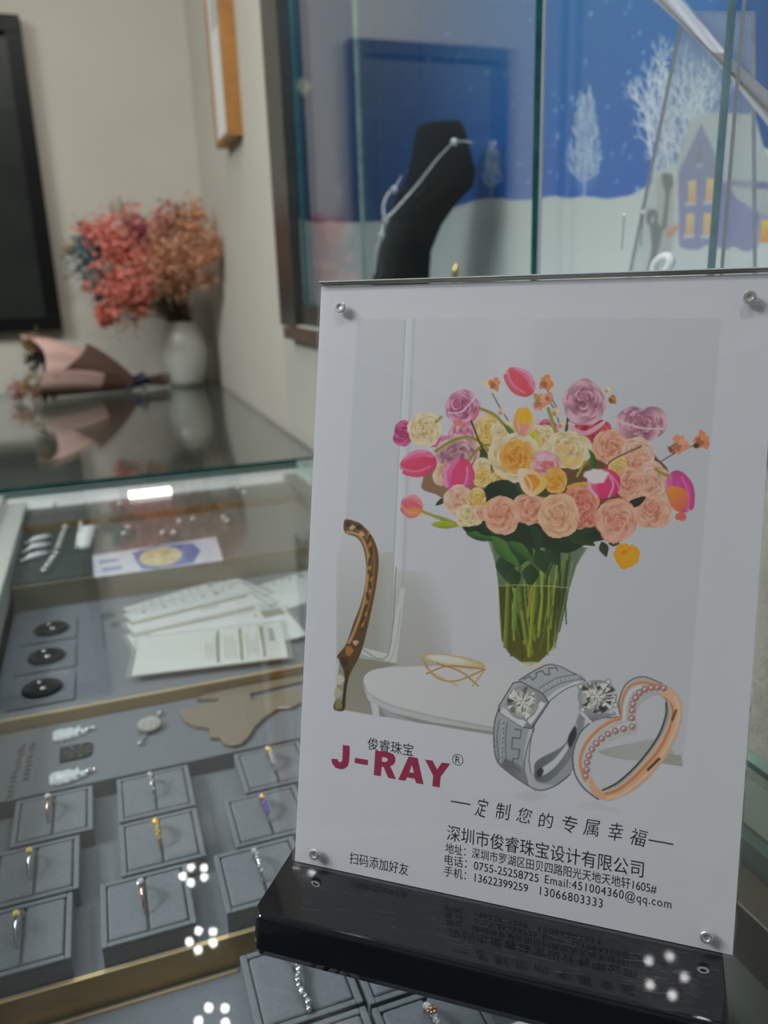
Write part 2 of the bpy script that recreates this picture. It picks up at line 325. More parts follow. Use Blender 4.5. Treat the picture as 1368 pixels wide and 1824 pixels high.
    S.rose(918,815,47,45,*CR,seed=23,layers=3); S.rose(919,814,30,30,(206,118,44),(226,156,62),(226,182,92),24)
    S.leaf((862,878),(900,866),26,(28,40,30)); S.leaf((878,860),(930,888),34,(34,50,34),(26,38,28)); S.leaf((850,890),(884,872),22,(26,38,28))
    S.tulip(745,826,66,48,(-.95,.22),(188,56,92),(196,78,116),(212,142,172)); S.tulip(817,848,64,56,(-.22,.97),(192,62,100),(178,72,140),(210,150,186))
    S.tulip(926,680,62,46,(-.74,-.66),(196,70,86),(194,92,120),(216,164,196)); S.line([(952,703),(962,712)],5,(138,130,60))
    S.tulip(933,751,52,38,(.02,-1),(212,140,140),(224,176,48),(224,196,170)); S.blob(935,742,12,14,(222,176,36),aa=4,op=.9)
    S.rose(818,892,28,27,*LP,seed=25); S.rose(850,893,16,26,*YL,seed=26); S.rose(836,918,26,20,*CR,seed=27); S.rose(861,914,14,14,*PE,seed=28)
    S.rose(1160,860,35,36,*LP,seed=29); S.rose(1122,862,26,30,*PE,seed=30)
    S.tulip(1212,876,78,50,(.3,.95),(176,66,132),(184,60,130),(206,120,170)); S.poly([(1188,872),(1200,866),(1222,874),(1226,895),(1212,912),(1194,900)],(222,150,56),(206,92,84),(.6,.8),aa=2); S.line([(1168,835),(1176,842),(1192,848)],6,(140,120,60)); S.blob(1213,920,10,8,(204,96,84),wob=.2)
    S.rose(1163,912,35,31,*PE,seed=31,cdy=-12); S.poly([(1122,892),(1150,884),(1140,900),(1125,904)],(40,34,28))
    S.rose(949,908,38,26,*PE,seed=32,cdy=-8); S.rose(1036,893,32,34,*CO,seed=33,cdy=-6); S.rose(1040,922,32,18,*CO,seed=34)
    S.rose(1098,926,38,40,*CO,seed=35); S.rose(1098,926,36,38,(204,110,98),(226,156,138),(230,190,166),36,cdy=4)
    S.line([(1012,868),(1030,862),(1048,864)],6,(168,146,58))
    S.tulip(1076,862,54,60,(.25,.97),(196,56,106),(186,44,96),(216,186,204)); S.blob(1062,848,21,13,(214,204,214),wob=.15,aa=3); S.line([(1088,846),(1100,862),(1106,880)],3,(216,130,170),aa=2)
    S.rose(893,917,34,35,*PE,seed=37,cdx=-2,cdy=-8); S.rose(995,918,37,38,(206,128,92),(230,178,142),(234,202,170),38,cdx=-2,cdy=-6)
    S.rose(973,826,26,24,(200,90,110),(214,128,124),(218,190,204),39); S.blob(970,815,18,7,(214,180,204),wob=.2,aa=3,op=.8)
    S.rose(990,856,21,24,(214,130,40),(226,168,46),(226,180,120),40)
    S.poly([(922,838),(942,836),(970,850),(972,868),(950,884),(930,872)],(222,206,196),(224,184,90),(1,0)); S.poly([(934,848),(952,846),(962,860),(948,876),(938,866)],(216,130,50),(222,160,60),(0,1),aa=2); S.line([(932,842),(946,862),(944,882)],3,(222,196,190))
    S.tulip(733,902,40,42,(-.97,-.2),(196,88,100),(190,100,130),(214,160,150)); S.blob(738,912,16,8,(214,160,80),aa=6,op=.6); S.line([(752,911),(768,917),(782,923)],5,(134,132,56))
    S.blob(1116,990,23,22,(224,168,36),wob=.14,edge=(214,150,30)); S.blob(1112,984,5,4,(190,110,20),aa=3); S.line([(1112,984),(1120,978),(1126,970)],2,(190,130,30),aa=2)
    for k in range(9): a=k*.7; S.line([(1114,986),(1114+18*math.cos(a),988+17*math.sin(a))],1.5,(206,142,24),op=.5,aa=2)
    # rings
    c6=Z(860,1160,3.6); G=lambda p,*a,**k:S.poly(c6(p),*a,**k)
    G([(190,930),(310,895),(420,930),(300,960)],(160,162,170),op=.6,aa=6); G([(600,1000),(720,965),(900,1040),(760,1020)],(164,164,170),op=.6,aa=6)
    hole1=[(310,780),(297,690),(310,560),(345,440),(420,330),(520,250),(600,215),(614,300),(606,420),(560,560),(450,700),(350,770)]
    G([(105,360),(76,450),(70,560),(86,690),(150,765),(290,862),(370,893),(470,860),(560,790),(620,640),(650,500),(660,190),(560,130),(470,90),(390,94),(230,186)],(148,152,158),(128,132,140),(0,1))
    G(hole1,(168,171,181)); G([(330,775),(350,700),(520,600),(600,450),(640,380),(640,500),(560,690),(430,830),(345,830)],(86,90,96),(120,124,130),(1,0),aa=2)
    G([(350,770),(460,690),(560,560),(600,460),(590,540),(500,700),(400,790)],(170,174,180),aa=2)
    G([(345,775),(370,745),(390,770),(360,812)],(50,52,56),aa=3); G([(545,560),(590,480),(600,540),(560,620)],(46,48,52),aa=3)
    G([(310,780),(297,690),(310,560),(345,440),(420,330),(520,250),(640,195),(600,190),(470,250),(370,340),(300,480),(262,640),(262,790),(300,870),(380,893),(470,862),(350,845)],(176,180,188),(150,154,160),(0,1),smooth=False,aa=2)
    S.line(c6([(600,215),(520,250),(420,330),(345,440),(310,560),(297,690),(310,780)]),1.4,(60,62,68)); S.line(c6([(330,500),(290,600),(265,740),(290,860)]),1.6,(70,74,80))
    S.line(c6([(105,360),(76,450),(70,560),(86,690),(150,765),(290,862),(370,893),(470,860),(560,790)]),1.8,(52,54,60)); S.line(c6([(230,186),(390,94),(470,90),(560,130),(660,190)]),1.6,(56,58,64))
    G([(100,700),(160,765),(280,850),(262,760),(180,700)],(70,74,80),(110,114,120),(1,0),aa=4,op=.8)
    for t in np.linspace(0,1,9):
        q=c6([(128-10*t,460+t*245)])[0]; S.blob(q[0],q[1],4.2,4.2,(178,182,188),edge=(120,124,130)); S.blob(q[0]+.8,q[1]+.6,1.6,1.6,(70,72,78))
        q=c6([(385+t*220,245-t*75-20*math.sin(t*3))])[0]; S.blob(q[0],q[1],4,3.2,(188,190,196),edge=(130,132,138)); S.blob(q[0]+.8,q[1],1.3,1.2,(84,86,92))
    S.line(c6([(105,440),(90,560),(105,700)]),1.5,(80,84,90)); S.line(c6([(158,450),(146,560),(150,715)]),1.5,(80,84,90)); S.line(c6([(360,240),(470,175),(600,150)]),1.3,(80,84,90)); S.line(c6([(390,265),(500,205),(630,180)]),1.3,(80,84,90))
    S.line(c6([(205,500),(246,505),(240,560),(190,555),(185,625),(235,630),(228,690),(192,690),(195,740),(240,770)]),2.2,(84,88,96),False); S.line(c6([(260,180),(300,160),(320,185),(345,160),(340,140),(380,125),(400,150),(430,150),(420,110),(470,105),(480,125)]),2.2,(84,88,96),False)
    G([(195,203),(245,195),(385,272),(424,330),(415,350),(315,495),(258,490),(108,392),(103,352)],(150,154,162),(110,114,122),(.7,.7),smooth=False); S.line(c6([(195,203),(245,195),(385,272),(424,330),(315,495),(258,490),(108,392),(103,352),(195,203)]),1.8,(56,58,64),False)
    G([(370,320),(405,335),(310,470),(285,450)],(190,192,198),smooth=False); G([(108,392),(130,360),(280,455),(258,490)],(178,182,188),smooth=False)
    def gem(cx,cy,rx,ry,n,seed):
        r=np.random.RandomState(seed); S.blob(cx,cy,rx,ry,(186,186,184),edge=(120,122,126))
        for k in range(n):
            a=r.rand()*6.28; ra=math.sqrt(r.rand())*.92; w=r.uniform(.08,.2); b=a+r.uniform(.15,.5)
            p=[(cx+rx*ra*math.cos(a),cy+ry*ra*math.sin(a)),(cx+rx*min(1,ra+w)*math.cos(b),cy+ry*min(1,ra+w)*math.sin(b)),(cx+rx*ra*.6*math.cos(b),cy+ry*ra*.6*math.sin(b))]
            S.poly(p,[(42,44,48),(92,92,92),(226,226,226),(206,204,198),(140,138,132)][r.randint(5)],smooth=False,op=.85)
        for k in range(12):
            a=k*.5236; S.line([(cx+rx*.12*math.cos(a),cy+ry*.12*math.sin(a)),(cx+rx*.55*math.cos(a),cy+ry*.55*math.sin(a))],1.2,(60,60,64) if k%2 else (222,222,222),False,op=.7)
    q=c6([(255,330)])[0]; gem(q[0],q[1],29,30,60,1)
    # heart ring
    G([(575,690),(592,600),(640,505),(740,432),(868,418),(872,330),(905,230),(960,180),(1040,165),(1150,208),(1240,262),(1280,350),(1268,480),(1200,640),(1080,800),(960,900),(820,960),(740,950),(650,880),(592,790)],(168,172,180),(150,150,150),(1,0))
    hole2=[(705,770),(718,690),(790,605),(880,553),(988,520),(984,430),(1000,362),(1050,310),(1110,284),(1170,312),(1176,420),(1120,560),(1000,720),(870,840),(770,888),(722,850)]
    G([(820,960),(960,900),(1080,800),(1200,640),(1268,480),(1280,350),(1240,262),(1150,208),(1090,225),(1170,300),(1200,420),(1130,580),(1000,745),(860,870),(770,900),(720,850),(690,790),(670,810),(690,900),(745,950)],(206,168,142),(196,150,122),(0,1),smooth=False,aa=1.5)
    S.line(c6([(1160,300),(1215,360),(1205,470),(1130,630),(1000,780),(880,880),(790,915)]),5,(172,112,78),aa=2); S.line(c6([(1230,300),(1258,400),(1200,580),(1060,780),(900,910),(800,940)]),5,(222,192,168),aa=2)
    S.line(c6([(1185,330),(1195,420),(1130,570),(1010,725),(880,850),(770,895)]),6,(118,120,120),aa=2,hi=(176,176,174)); S.line(c6([(1130,690),(1060,760)]),5,(70,46,32),aa=3); S.line(c6([(1215,440),(1240,380)]),4,(90,52,34),aa=3)
    G(hole2,(168,170,179)); G([(740,650),(900,600),(1090,585),(1040,660),(960,700)],(146,147,148),aa=2); S.poly(c6([(820,640),(1000,575),(1110,560),(1060,640),(1000,705),(880,672)]),(150,151,150),smooth=False,aa=2,op=.8)
    S.line(c6([(1176,330),(1172,420),(1116,560),(1000,716),(870,838),(770,890)]),3.2,(52,54,56),aa=1.5); 
    S.line(c6([(655,830),(622,720),(650,610),(720,520),(800,460),(880,430)]),6,(176,104,62),hi=(214,158,118)); S.line(c6([(680,800),(665,700),(720,590),(810,520),(890,480),(970,455)]),5,(176,180,188),aa=2)
    S.line(c6([(880,420),(890,330),(930,235),(1000,200),(1080,205),(1150,225)]),5,(178,106,66),hi=(212,152,112)); S.line(c6([(905,440),(915,340),(950,260),(1010,225)]),5,(178,182,190),aa=2)
    S.line(c6([(575,690),(592,600),(640,505),(740,432),(868,418),(872,330),(905,230),(960,180),(1040,165),(1150,208)]),1.8,(62,64,70)); S.line(c6([(575,690),(592,790),(650,880),(740,950)]),2.2,(48,48,52))
    for px,py in [(660,800),(666,760),(668,715),(680,672),(700,630),(728,592),(763,560),(803,532),(850,512),(903,497),(958,483),(955,430),(958,380),(963,338),(980,298),(1005,268),(1040,245),(1080,235),(1120,232),(1160,237)]:
        q=c6([(px,py)])[0]; S.blob(q[0],q[1],6.2,6,(150,94,66)); S.blob(q[0]-.3,q[1]-.3,4.7,4.5,(176,156,172),edge=(130,110,130)); S.blob(q[0]-1,q[1]-1.2,1.7,1.5,(220,208,222)); S.blob(q[0]+1.3,q[1]+1.3,1.1,1.1,(80,62,76))
    S.line(c6([(690,870),(740,780),(820,640),(985,525)]),2.2,(206,160,128),op=.0)
    G([(615,380),(650,360),(830,400),(865,370),(862,405),(710,450),(640,430)],(150,154,160),(96,100,108),(0,1),smooth=False,aa=1.5); S.line(c6([(625,385),(690,455)]),5,(180,184,190)); S.line(c6([(845,350),(868,410)]),5,(176,180,188))
    q=c6([(735,292)])[0]; gem(q[0],q[1],35,30,80,2)
    for px,py in ((625,225),(805,195),(640,375),(850,345)):
        q=c6([(px,py)])[0]; S.blob(q[0],q[1],5,5,(206,208,212),edge=(84,86,92))
# ---------------------------------------------------------------- materials
def lin(c):
    c = np.asarray(c, float) / 255; return np.where(c <= .04045, c / 12.92, ((c + .055) / 1.055) ** 2.4)
def pr(name, col, rough=.5, metal=0, spec=.5, noise=0, nscale=200, bump=0, bscale=400, coat=0, emit=0, trans=0, sheen=0, col2=None):
    mt = bpy.data.materials.new(name); mt.use_nodes = True; t = mt.node_tree; b = t.nodes['Principled BSDF']; I = b.inputs
    I['Base Color'].default_value = (*col, 1); I['Roughness'].default_value = rough; I['Metallic'].default_value = metal; I['Specular IOR Level'].default_value = spec
    if coat: I['Coat Weight'].default_value = coat; I['Coat Roughness'].default_value = .03
    if emit: I['Emission Color'].default_value = (*col, 1); I['Emission Strength'].default_value = emit
    if trans: I['Transmission Weight'].default_value = trans
    if sheen: I['Sheen Weight'].default_value = sheen; I['Sheen Roughness'].default_value = .4
    tc = t.nodes.new('ShaderNodeTexCoord')
    if noise or col2:
        n = t.nodes.new('ShaderNodeTexNoise'); n.inputs['Scale'].default_value = nscale; n.inputs['Detail'].default_value = 4; t.links.new(tc.outputs['Object'], n.inputs['Vector'])
        r = t.nodes.new('ShaderNodeValToRGB'); a = np.array(col); k = np.array(col2) if col2 else np.clip(a * (1 + noise), 0, 1)
        r.color_ramp.elements[0].position = .3; r.color_ramp.elements[1].position = .7
        r.color_ramp.elements[0].color = (*(a * (1 - noise)), 1); r.color_ramp.elements[1].color = (*k, 1)
        t.links.new(n.outputs['Fac'], r.inputs['Fac']); t.links.new(r.outputs['Color'], I['Base Color'])
    if bump:
        n = t.nodes.new('ShaderNodeTexNoise'); n.inputs['Scale'].default_value = bscale; n.inputs['Detail'].default_value = 5; t.links.new(tc.outputs['Object'], n.inputs['Vector'])
        u = t.nodes.new('ShaderNodeBump'); u.inputs['Strength'].default_value = bump; u.inputs['Distance'].default_value = .001
        t.links.new(n.outputs['Fac'], u.inputs['Height']); t.links.new(u.outputs['Normal'], I['Normal'])
    return mt
def glass(name, tint=(.97, .99, .98), f0=.04, rough=0., haze=0, hazecol=(.6, .65, .7)):
    mt = bpy.data.materials.new(name); mt.use_nodes = True; t = mt.node_tree; t.nodes.clear(); N = t.nodes.new; L = t.links.new
    out = N('ShaderNodeOutputMaterial'); mix = N('ShaderNodeMixShader'); tr = N('ShaderNodeBsdfTransparent'); gl = N('ShaderNodeBsdfGlossy')
    tr.inputs[0].default_value = (*tint, 1); gl.inputs['Roughness'].default_value = rough; gl.inputs[0].default_value = (1, 1, 1, 1)
    g = N('ShaderNodeNewGeometry'); d = N('ShaderNodeVectorMath'); d.operation = 'DOT_PRODUCT'; L(g.outputs['Normal'], d.inputs[0]); L(g.outputs['Incoming'], d.inputs[1])
    def M(op, a, b=None):
        n = N('ShaderNodeMath'); n.operation = op
        for k, q in enumerate((a, b)):
            if q is None: continue
            if isinstance(q, (int, float)): n.inputs[k].default_value = q
            else: L(q, n.inputs[k])
        return n.outputs[0]
    F = M('ADD', M('MULTIPLY', M('POWER', M('SUBTRACT', 1., M('ABSOLUTE', d.outputs['Value'])), 5.), 1 - f0), f0)
    L(F, mix.inputs[0]); L(gl.outputs[0], mix.inputs[2])
    if haze:
        h = N('ShaderNodeMixShader'); df = N('ShaderNodeBsdfDiffuse'); df.inputs[0].default_value = (*hazecol, 1); h.inputs[0].default_value = haze
        L(tr.outputs[0], h.inputs[1]); L(df.outputs[0], h.inputs[2]); L(h.outputs[0], mix.inputs[1])
    else: L(tr.outputs[0], mix.inputs[1])
    L(mix.outputs[0], out.inputs[0]); return mt
def printed(name, rough=.6, spec=.3):
    mt = pr(name, (1, 1, 1), rough, spec=spec); t = mt.node_tree; a = t.nodes.new('ShaderNodeAttribute'); a.attribute_name = 'print'
    t.links.new(a.outputs['Color'], t.nodes['Principled BSDF'].inputs['Base Color']); return mt
def print_mesh(name, P, nu, nv, colours, mat, parent):
    """a flat printed surface: grid of nu x nv points with one colour each"""
    me = bpy.data.meshes.new(name); nf = (nu - 1) * (nv - 1)
    i = (np.arange(nv - 1)[:, None] * nu + np.arange(nu - 1)[None]).ravel(); q = np.stack([i, i + 1, i + 1 + nu, i + nu], 1).ravel()
    me.vertices.add(nu * nv); me.vertices.foreach_set('co', P.astype(np.float32).ravel()); me.loops.add(nf * 4); me.loops.foreach_set('vertex_index', q.astype(np.int32))
    me.polygons.add(nf); me.polygons.foreach_set('loop_start', (np.arange(nf) * 4).astype(np.int32)); me.update(calc_edges=True)
    at = me.color_attributes.new('print', 'FLOAT_COLOR', 'POINT'); c = np.ones((nu * nv, 4), np.float32); c[:, :3] = colours; at.data.foreach_set('color', c.ravel())
    me.materials.append(mat); o = bpy.data.objects.new(name, me); C.objects.link(o)
    if parent is not None: o.parent = parent; o.matrix_parent_inverse = world_of(parent).inverted()
    return o
M_walld = pr('dark_shopfront', (.07, .07, .068), .6, noise=.1, nscale=4); M_wall = pr('wall_paint', (.618, .590, .506), .75, noise=.03, nscale=6, bump=.15, bscale=300)
M_paper = pr('wallpaper_texture', (.56, .55, .47), .6, noise=.06, nscale=180, bump=.9, bscale=160)
M_ceil = pr('ceiling_paint', (.78, .78, .76), .8, noise=.02, nscale=4)
M_floor = pr('floor_tile', (.35, .33, .3), .35, noise=.1, nscale=3)
M_glass = glass('clear_glass', (.975, .99, .985)); M_edge = pr('glass_edge', (.035, .17, .145), .25, noise=.25, nscale=60)
M_edge_dark = pr('glass_edge_deep', (.008, .07, .06), .15, noise=.25, nscale=60); M_edge_pale = pr('glass_edge_pale', (.42, .62, .52), .25, noise=.2, nscale=60)
M_acryl = glass('clear_acrylic', (.99, .99, .99)); M_acr_edge = pr('acrylic_edge', (.55, .57, .58), .25, noise=.15, nscale=90)
M_alu = pr('satin_aluminium', (.78, .79, .78), .34, .1, noise=.05, nscale=40); M_white_alu = pr('pale_painted_rail', (.66, .67, .62), .4, noise=.04, nscale=30)
M_bronze = pr('dark_bronze', (.045, .047, .04), .3, .1, noise=.2, nscale=30); M_bronze2 = pr('brown_metal', (.10, .065, .05), .35, .2, noise=.2, nscale=40)
M_brass = pr('brushed_brass', (.43, .285, .125), .4, .5, noise=.12, nscale=30); M_brass_edge = pr('polished_brass', (.95, .74, .40), .36, .7, noise=.05, nscale=40)
M_khaki = pr('khaki_lacquer', (.26, .24, .16), .35, .3, noise=.1, nscale=20)
M_velvet = pr('grey_velvet', (.174, .193, .216), .9, noise=.09, nscale=500, bump=.3, bscale=1500, sheen=.12, spec=.2); M_velvet2 = pr('grey_velvet_board', (.156, .175, .198), .9, noise=.07, nscale=400, bump=.3, bscale=1500, sheen=.1, spec=.2)
M_grey = pr('grey_liner', (.2, .21, .2), .6, noise=.05, nscale=20); M_green = pr('dark_green_liner', (.045, .06, .055), .6, noise=.15, nscale=60)
M_black = pr('black_acrylic', (.006, .007, .009), .015, spec=.6, noise=.2, nscale=50); M_blackm = pr('black_velvet', (.005, .0055, .007), .95, spec=.15, noise=.3, nscale=200, bump=.3, bscale=900)
M_steel = pr('polished_steel', (.72, .72, .72), .3, .8, noise=.04, nscale=200); M_silver = pr('silver', (.9, .9, .9), .12, 1, noise=.05, nscale=900); M_gold = pr('yellow_gold', (.95, .66, .26), .15, 1, noise=.05, nscale=900); M_rose = pr('rose_gold', (.85, .5, .36), .16, 1, noise=.05, nscale=900)
def gemmat(n, c): return pr(n, c, .06, .45, 1., noise=.2, nscale=1500, coat=1)
M_gem = gemmat('white_gem', (.85, .86, .88)); M_gemy = gemmat('yellow_gem', (.9, .7, .2)); M_gemp = gemmat('violet_gem', (.35, .25, .85))
M_ink = pr('black_ink', (.012, .012, .014), .5, noise=.1, nscale=100); M_ink2 = pr('grey_ink', (.07, .08, .09), .6, noise=.1, nscale=100); M_red = pr('crimson_ink', (.36, .035, .09), .5, noise=.03, nscale=200)
M_white = pr('white_paper', (.89, .90, .91), .6, noise=.01, nscale=50); M_cream = pr('cream_paper', (.86, .86, .81), .6, noise=.02, nscale=50)
def cat2(P, closed=True, k=5): return catmull(P, closed, k)
# ================================================================ the room
def struct(name, mb, mat, **k): return tag(mb.build(name, mat, **k), kind='structure')
XW, YW = .265, 1.96
struct('floor', MB().box(-2.3, 1.0, -1.9, YW + .1, -.95, -.9), M_floor)
struct('ceiling', MB().box(-2.3, XW + .02, -1.9, YW + .1, CEIL, CEIL + .05), M_ceil)
struct('wall_back', MB().box(-2.3, XW, YW, YW + .08, -.9, CEIL), M_wall)
struct('wall_left', MB().box(-2.38, -2.3, -1.9, YW + .08, -.9, CEIL), M_walld)
struct('wall_near', MB().box(-2.3, XW, -1.98, -1.9, -.9, CEIL), M_walld)
wr = MB().box(XW, XW + .012, 1.20, YW, -.9, CEIL).box(XW, XW + .012, -.2, 1.20, .97, CEIL).box(XW, XW + .012, -1.9, -.2, -.9, CEIL)
struct('wall_right', wr, M_wall)
struct('wall_right_lower', MB().box(XW, XW + .012, -.2, 1.20, -.9, .165), M_paper)
# the showcase window in the right wall
w1 = thing('window_1', None, None, (XW, .5, .16)); tag(w1, kind='structure')
MB().box(.2625, .2775, 1.106, 1.20, .163, .97).build('frame_stile', M_bronze, w1, bevel=.001)
f = MB().box(.249, .277, -.2, 1.122, .148, .1629); f.build('frame_rail', M_bronze2, w1, bevel=.001)
MB().box(.2705, .302, -.2, 1.104, .1682, .19).build('frame_sill', M_bronze, w1, bevel=.001)
MB().box(.2705, .302, -.2, 1.104, .93, .97).build('frame_head', M_bronze, w1)
M_cab = pr('showcase_liner', (.5, .53, .55), .7, noise=.03, nscale=10)
struct('trim_1', MB().box(.303, .49, -.2, 1.16, .165, .19), pr('showcase_floor', (.62, .64, .64), .5, noise=.03, nscale=12))
struct('trim_2', MB().box(.278, .49, -.2, 1.16, .93, .97), M_cab)
struct('trim_3', MB().box(.278, .49, -.22, -.2, .165, .97), M_cab)

# ================================================================ printed winter backdrop in the showcase
M_print = printed('printed_film', .45, .35); M_photo = printed('printed_paper', .6, .5)
def paint_winter(S, seed=4):
    r = np.random.RandomState(seed); N = len(S.x)
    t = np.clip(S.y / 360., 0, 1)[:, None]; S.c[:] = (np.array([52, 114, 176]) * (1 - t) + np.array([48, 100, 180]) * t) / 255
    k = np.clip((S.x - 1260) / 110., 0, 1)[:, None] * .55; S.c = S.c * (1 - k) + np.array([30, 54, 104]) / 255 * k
    k = np.clip((900 - S.x) / 260., 0, 1)[:, None] * .75; S.c = S.c * (1 - k) + np.array([36, 62, 98]) / 255 * k  # unlit left side painted darker into the blue
    for q in range(150):
        x = r.uniform(640, 1330); y = r.uniform(-80, 345); s = r.uniform(3., 6.) * (1 if x > 990 else .75)
        S.blob(x, y, s * .8, s * 1.4, (150, 180, 226), rot=.3, op=r.uniform(.5, 1), soft=.5)
    def tree(x, y, h, wd, col, op, n=15, lw=2.4, seed=1, spread=1.):
        q = np.random.RandomState(seed); S.line([(x, y), (x + wd * .06, y - h * .5), (x + wd * .04, y - h)], lw, col, op=op, w2=lw * .3)
        for k in range(n):
            f = .16 + .8 * k / n; sg = 1 if k % 2 else -1; bx, by = x + wd * .06 * f, y - h * f
            L = wd * .55 * (1.06 - f) ** .75 * min(1, f * 4.2) * q.uniform(.75, 1.1) * spread; up = h * .10 * q.uniform(.7, 1.4)
            tip = (bx + sg * L, by - up); mid = (bx + sg * L * .5, by - up * .3); S.line([(bx, by), mid, tip], lw * .6, col, op=op, w2=lw * .3)
            for e in range(5):
                g = q.uniform(.2, 1.); mx, my = bx + sg * L * g, by - up * (g * .8); S.line([(mx, my), (mx + sg * L * .16 * q.uniform(-.5, 1.3), my - h * .065 * q.uniform(.7, 1.6))], lw * .45, col, False, op=op)
    T = (214, 220, 228)
    S.blob(1041, 288, 34, 56, T, op=.42, wob=.15, soft=.7); S.blob(1040, 226, 20, 52, T, op=.36, wob=.15, soft=.7)
    tree(1040, 354, 184, 76, T, .8, 30, 2.6, 3); tree(875, 352, 98, 40, T, .7, 22, 2.2, 5); S.blob(876, 300, 14, 36, T, op=.22, wob=.2, soft=.6)
    tree(745, 396, 80, 30, T, .25, 16, 1.6, 6)
    def branchy(x, y, h, lean, seed, lw, depth=4, op=.9):
        q = np.random.RandomState(seed)
        def grow(p, a, L, w_, d):
            e = (p[0] + L * math.sin(a) * .62, p[1] - L * math.cos(a)); m_ = ((p[0] + e[0]) / 2 + q.uniform(-2, 2), (p[1] + e[1]) / 2)
            S.line([p, m_, e], w_, T, op=op, w2=w_ * .65)
            if d:
                for sg in (-1, 1):
                    grow(e, a + sg * q.uniform(.25, .6), L * q.uniform(.62, .8), w_ * .72, d - 1)
                    if d > 1: grow(m_, a + sg * q.uniform(.5, .85), L * q.uniform(.4, .6), w_ * .6, d - 2)
        grow((x, y), lean, h, lw, depth)
    branchy(1192, 300, 66, -.25, 11, 7.5); branchy(1168, 330, 74, .02, 12, 7, 4); branchy(1216, 330, 84, .1, 13, 8, 5); branchy(1245, 330, 86, .12, 15, 8, 5, .75); branchy(1190, 370, 70, .25, 17, 8, 5, .75); branchy(1160, 260, 52, -.2, 19, 6, 4); branchy(1175, 170, 40, .1, 21, 5, 3); branchy(1232, 250, 60, -.1, 23, 6, 4, .7)
    S.poly([(523, 152), (536, 137), (554, 152), (542, 173)], (214, 206, 170), smooth=False, aa=2)
    for k in range(6): a = k * 1.047; S.line([(604, 345), (604 + 13 * math.cos(a), 345 + 20 * math.sin(a))], 3.5, (120, 138, 160), False, op=.6)
    # snow fields
    S.poly([(400, 402), (560, 396), (640, 396), (700, 392), (760, 384), (820, 366), (850, 356), (885, 353), (920, 357), (958, 354), (985, 349), (1012, 353), (1045, 350), (1080, 354), (1105, 351), (1126, 346), (1160, 326), (1185, 300), (1400, 300), (1500, 900), (300, 900)], (196, 200, 198), (206, 216, 214), (0, 1), aa=2)
    S.poly([(1140, 372), (1165, 340), (1200, 318), (1215, 330), (1215, 470), (1150, 470)], (188, 196, 194), aa=8)
    # house
    c = lambda pts: [(1208 + x / 5.88, 180 + y / 5.88) for x, y in pts]; G = lambda p, *a, **k: S.poly(c(p), *a, smooth=False, **k)
    G([(-20, 700), (120, 200), (390, 112), (560, 126), (800, 140), (905, 515), (960, 600), (960, 960), (480, 870), (400, 590), (240, 235), (0, 760)], (176, 184, 182), (164, 176, 178), (0, 1), aa=2)
    G([(0, 760), (240, 235), (400, 590), (440, 830), (505, 850), (440, 1565), (10, 1560)], (98, 100, 150), (92, 92, 168), (0, 1), aa=1.5)
    G([(500, 850), (600, 830), (960, 850), (960, 960), (600, 900), (545, 900), (500, 1200)], (110, 118, 150), aa=2)
    G([(545, 890), (960, 930), (960, 1200), (840, 1165), (590, 1010)], (168, 174, 178), aa=2)
    G([(480, 870), (545, 900), (600, 1015), (838, 1165), (800, 1585), (430, 1560)], (86, 90, 164), (92, 94, 158), (0, 1), aa=1.5)
    G([(838, 1165), (960, 1200), (960, 1590), (800, 1585)], (150, 152, 178), aa=2)
    for a in ([(105, 838), (190, 830), (180, 1065), (98, 1070)], [(297, 812), (385, 806), (372, 1050), (280, 1055)], [(85, 1178), (168, 1172), (158, 1402), (75, 1408)], [(268, 1172), (355, 1168), (345, 1405), (255, 1410)], [(870, 1250), (960, 1245), (950, 1480), (860, 1482)]):
        G(a, (228, 196, 88), (214, 142, 66), (0, 1)); G([(a[3][0] - 20, a[3][1]), (a[2][0] + 12, a[2][1] - 4), (a[2][0] + 6, a[2][1] + 24), (a[3][0] - 22, a[3][1] + 26)], (196, 196, 200))
    G([(205, 540), (235, 520), (245, 650), (200, 660)], (74, 90, 84), aa=3); G([(185, 670), (260, 655), (262, 685), (188, 692)], (178, 184, 190), aa=2)
    S.poly([(1190, 440), (1215, 442), (1240, 446), (1262, 436), (1290, 444), (1308, 440), (1330, 448), (1400, 446), (1400, 700), (1190, 700)], (200, 206, 204), aa=2)
    # snowman with a dark scarf and a carrot nose, half hidden by the trees
    c = lambda pts: [(1088 + x / 8.55, 280 + y / 8.55) for x, y in pts]
    S.poly(c([(690, 330), (780, 270), (930, 300), (960, 480), (960, 900), (940, 1350), (760, 1500), (690, 900), (700, 560)]), (172, 172, 166), (166, 160, 156), (0, 1), aa=4)
    S.poly(c([(780, 270), (850, 245), (930, 270), (945, 420), (900, 520), (880, 720), (860, 900), (840, 1080), (780, 1060), (810, 800), (835, 560), (800, 420)]), (20, 26, 30), aa=4)
    S.poly(c([(560, 830), (640, 790), (710, 850), (715, 1000), (780, 1080), (770, 1200), (700, 1500), (620, 1800), (550, 1740), (620, 1420), (600, 1080), (545, 980)]), (18, 26, 30), aa=4)
    S.blob(*c([(635, 950)])[0], 3.2, 7, (170, 176, 176), rot=.3, aa=2); S.poly(c([(850, 1150), (900, 1090), (1040, 1015), (1010, 1110), (900, 1225), (855, 1215)]), (196, 92, 66), (206, 110, 72), (1, 0), aa=2)
bd = thing('winter_backdrop', 'blue printed winter backdrop with snowy trees and a purple house behind the showcase glass', 'backdrop', (.47, .7, .19))
MB().box(.471, .476, -.19, 1.149, .191, .93).build('back_board', pr('blue_board', tuple(lin((44, 84, 160)) * 1.), .5, noise=.05, nscale=5), bd)
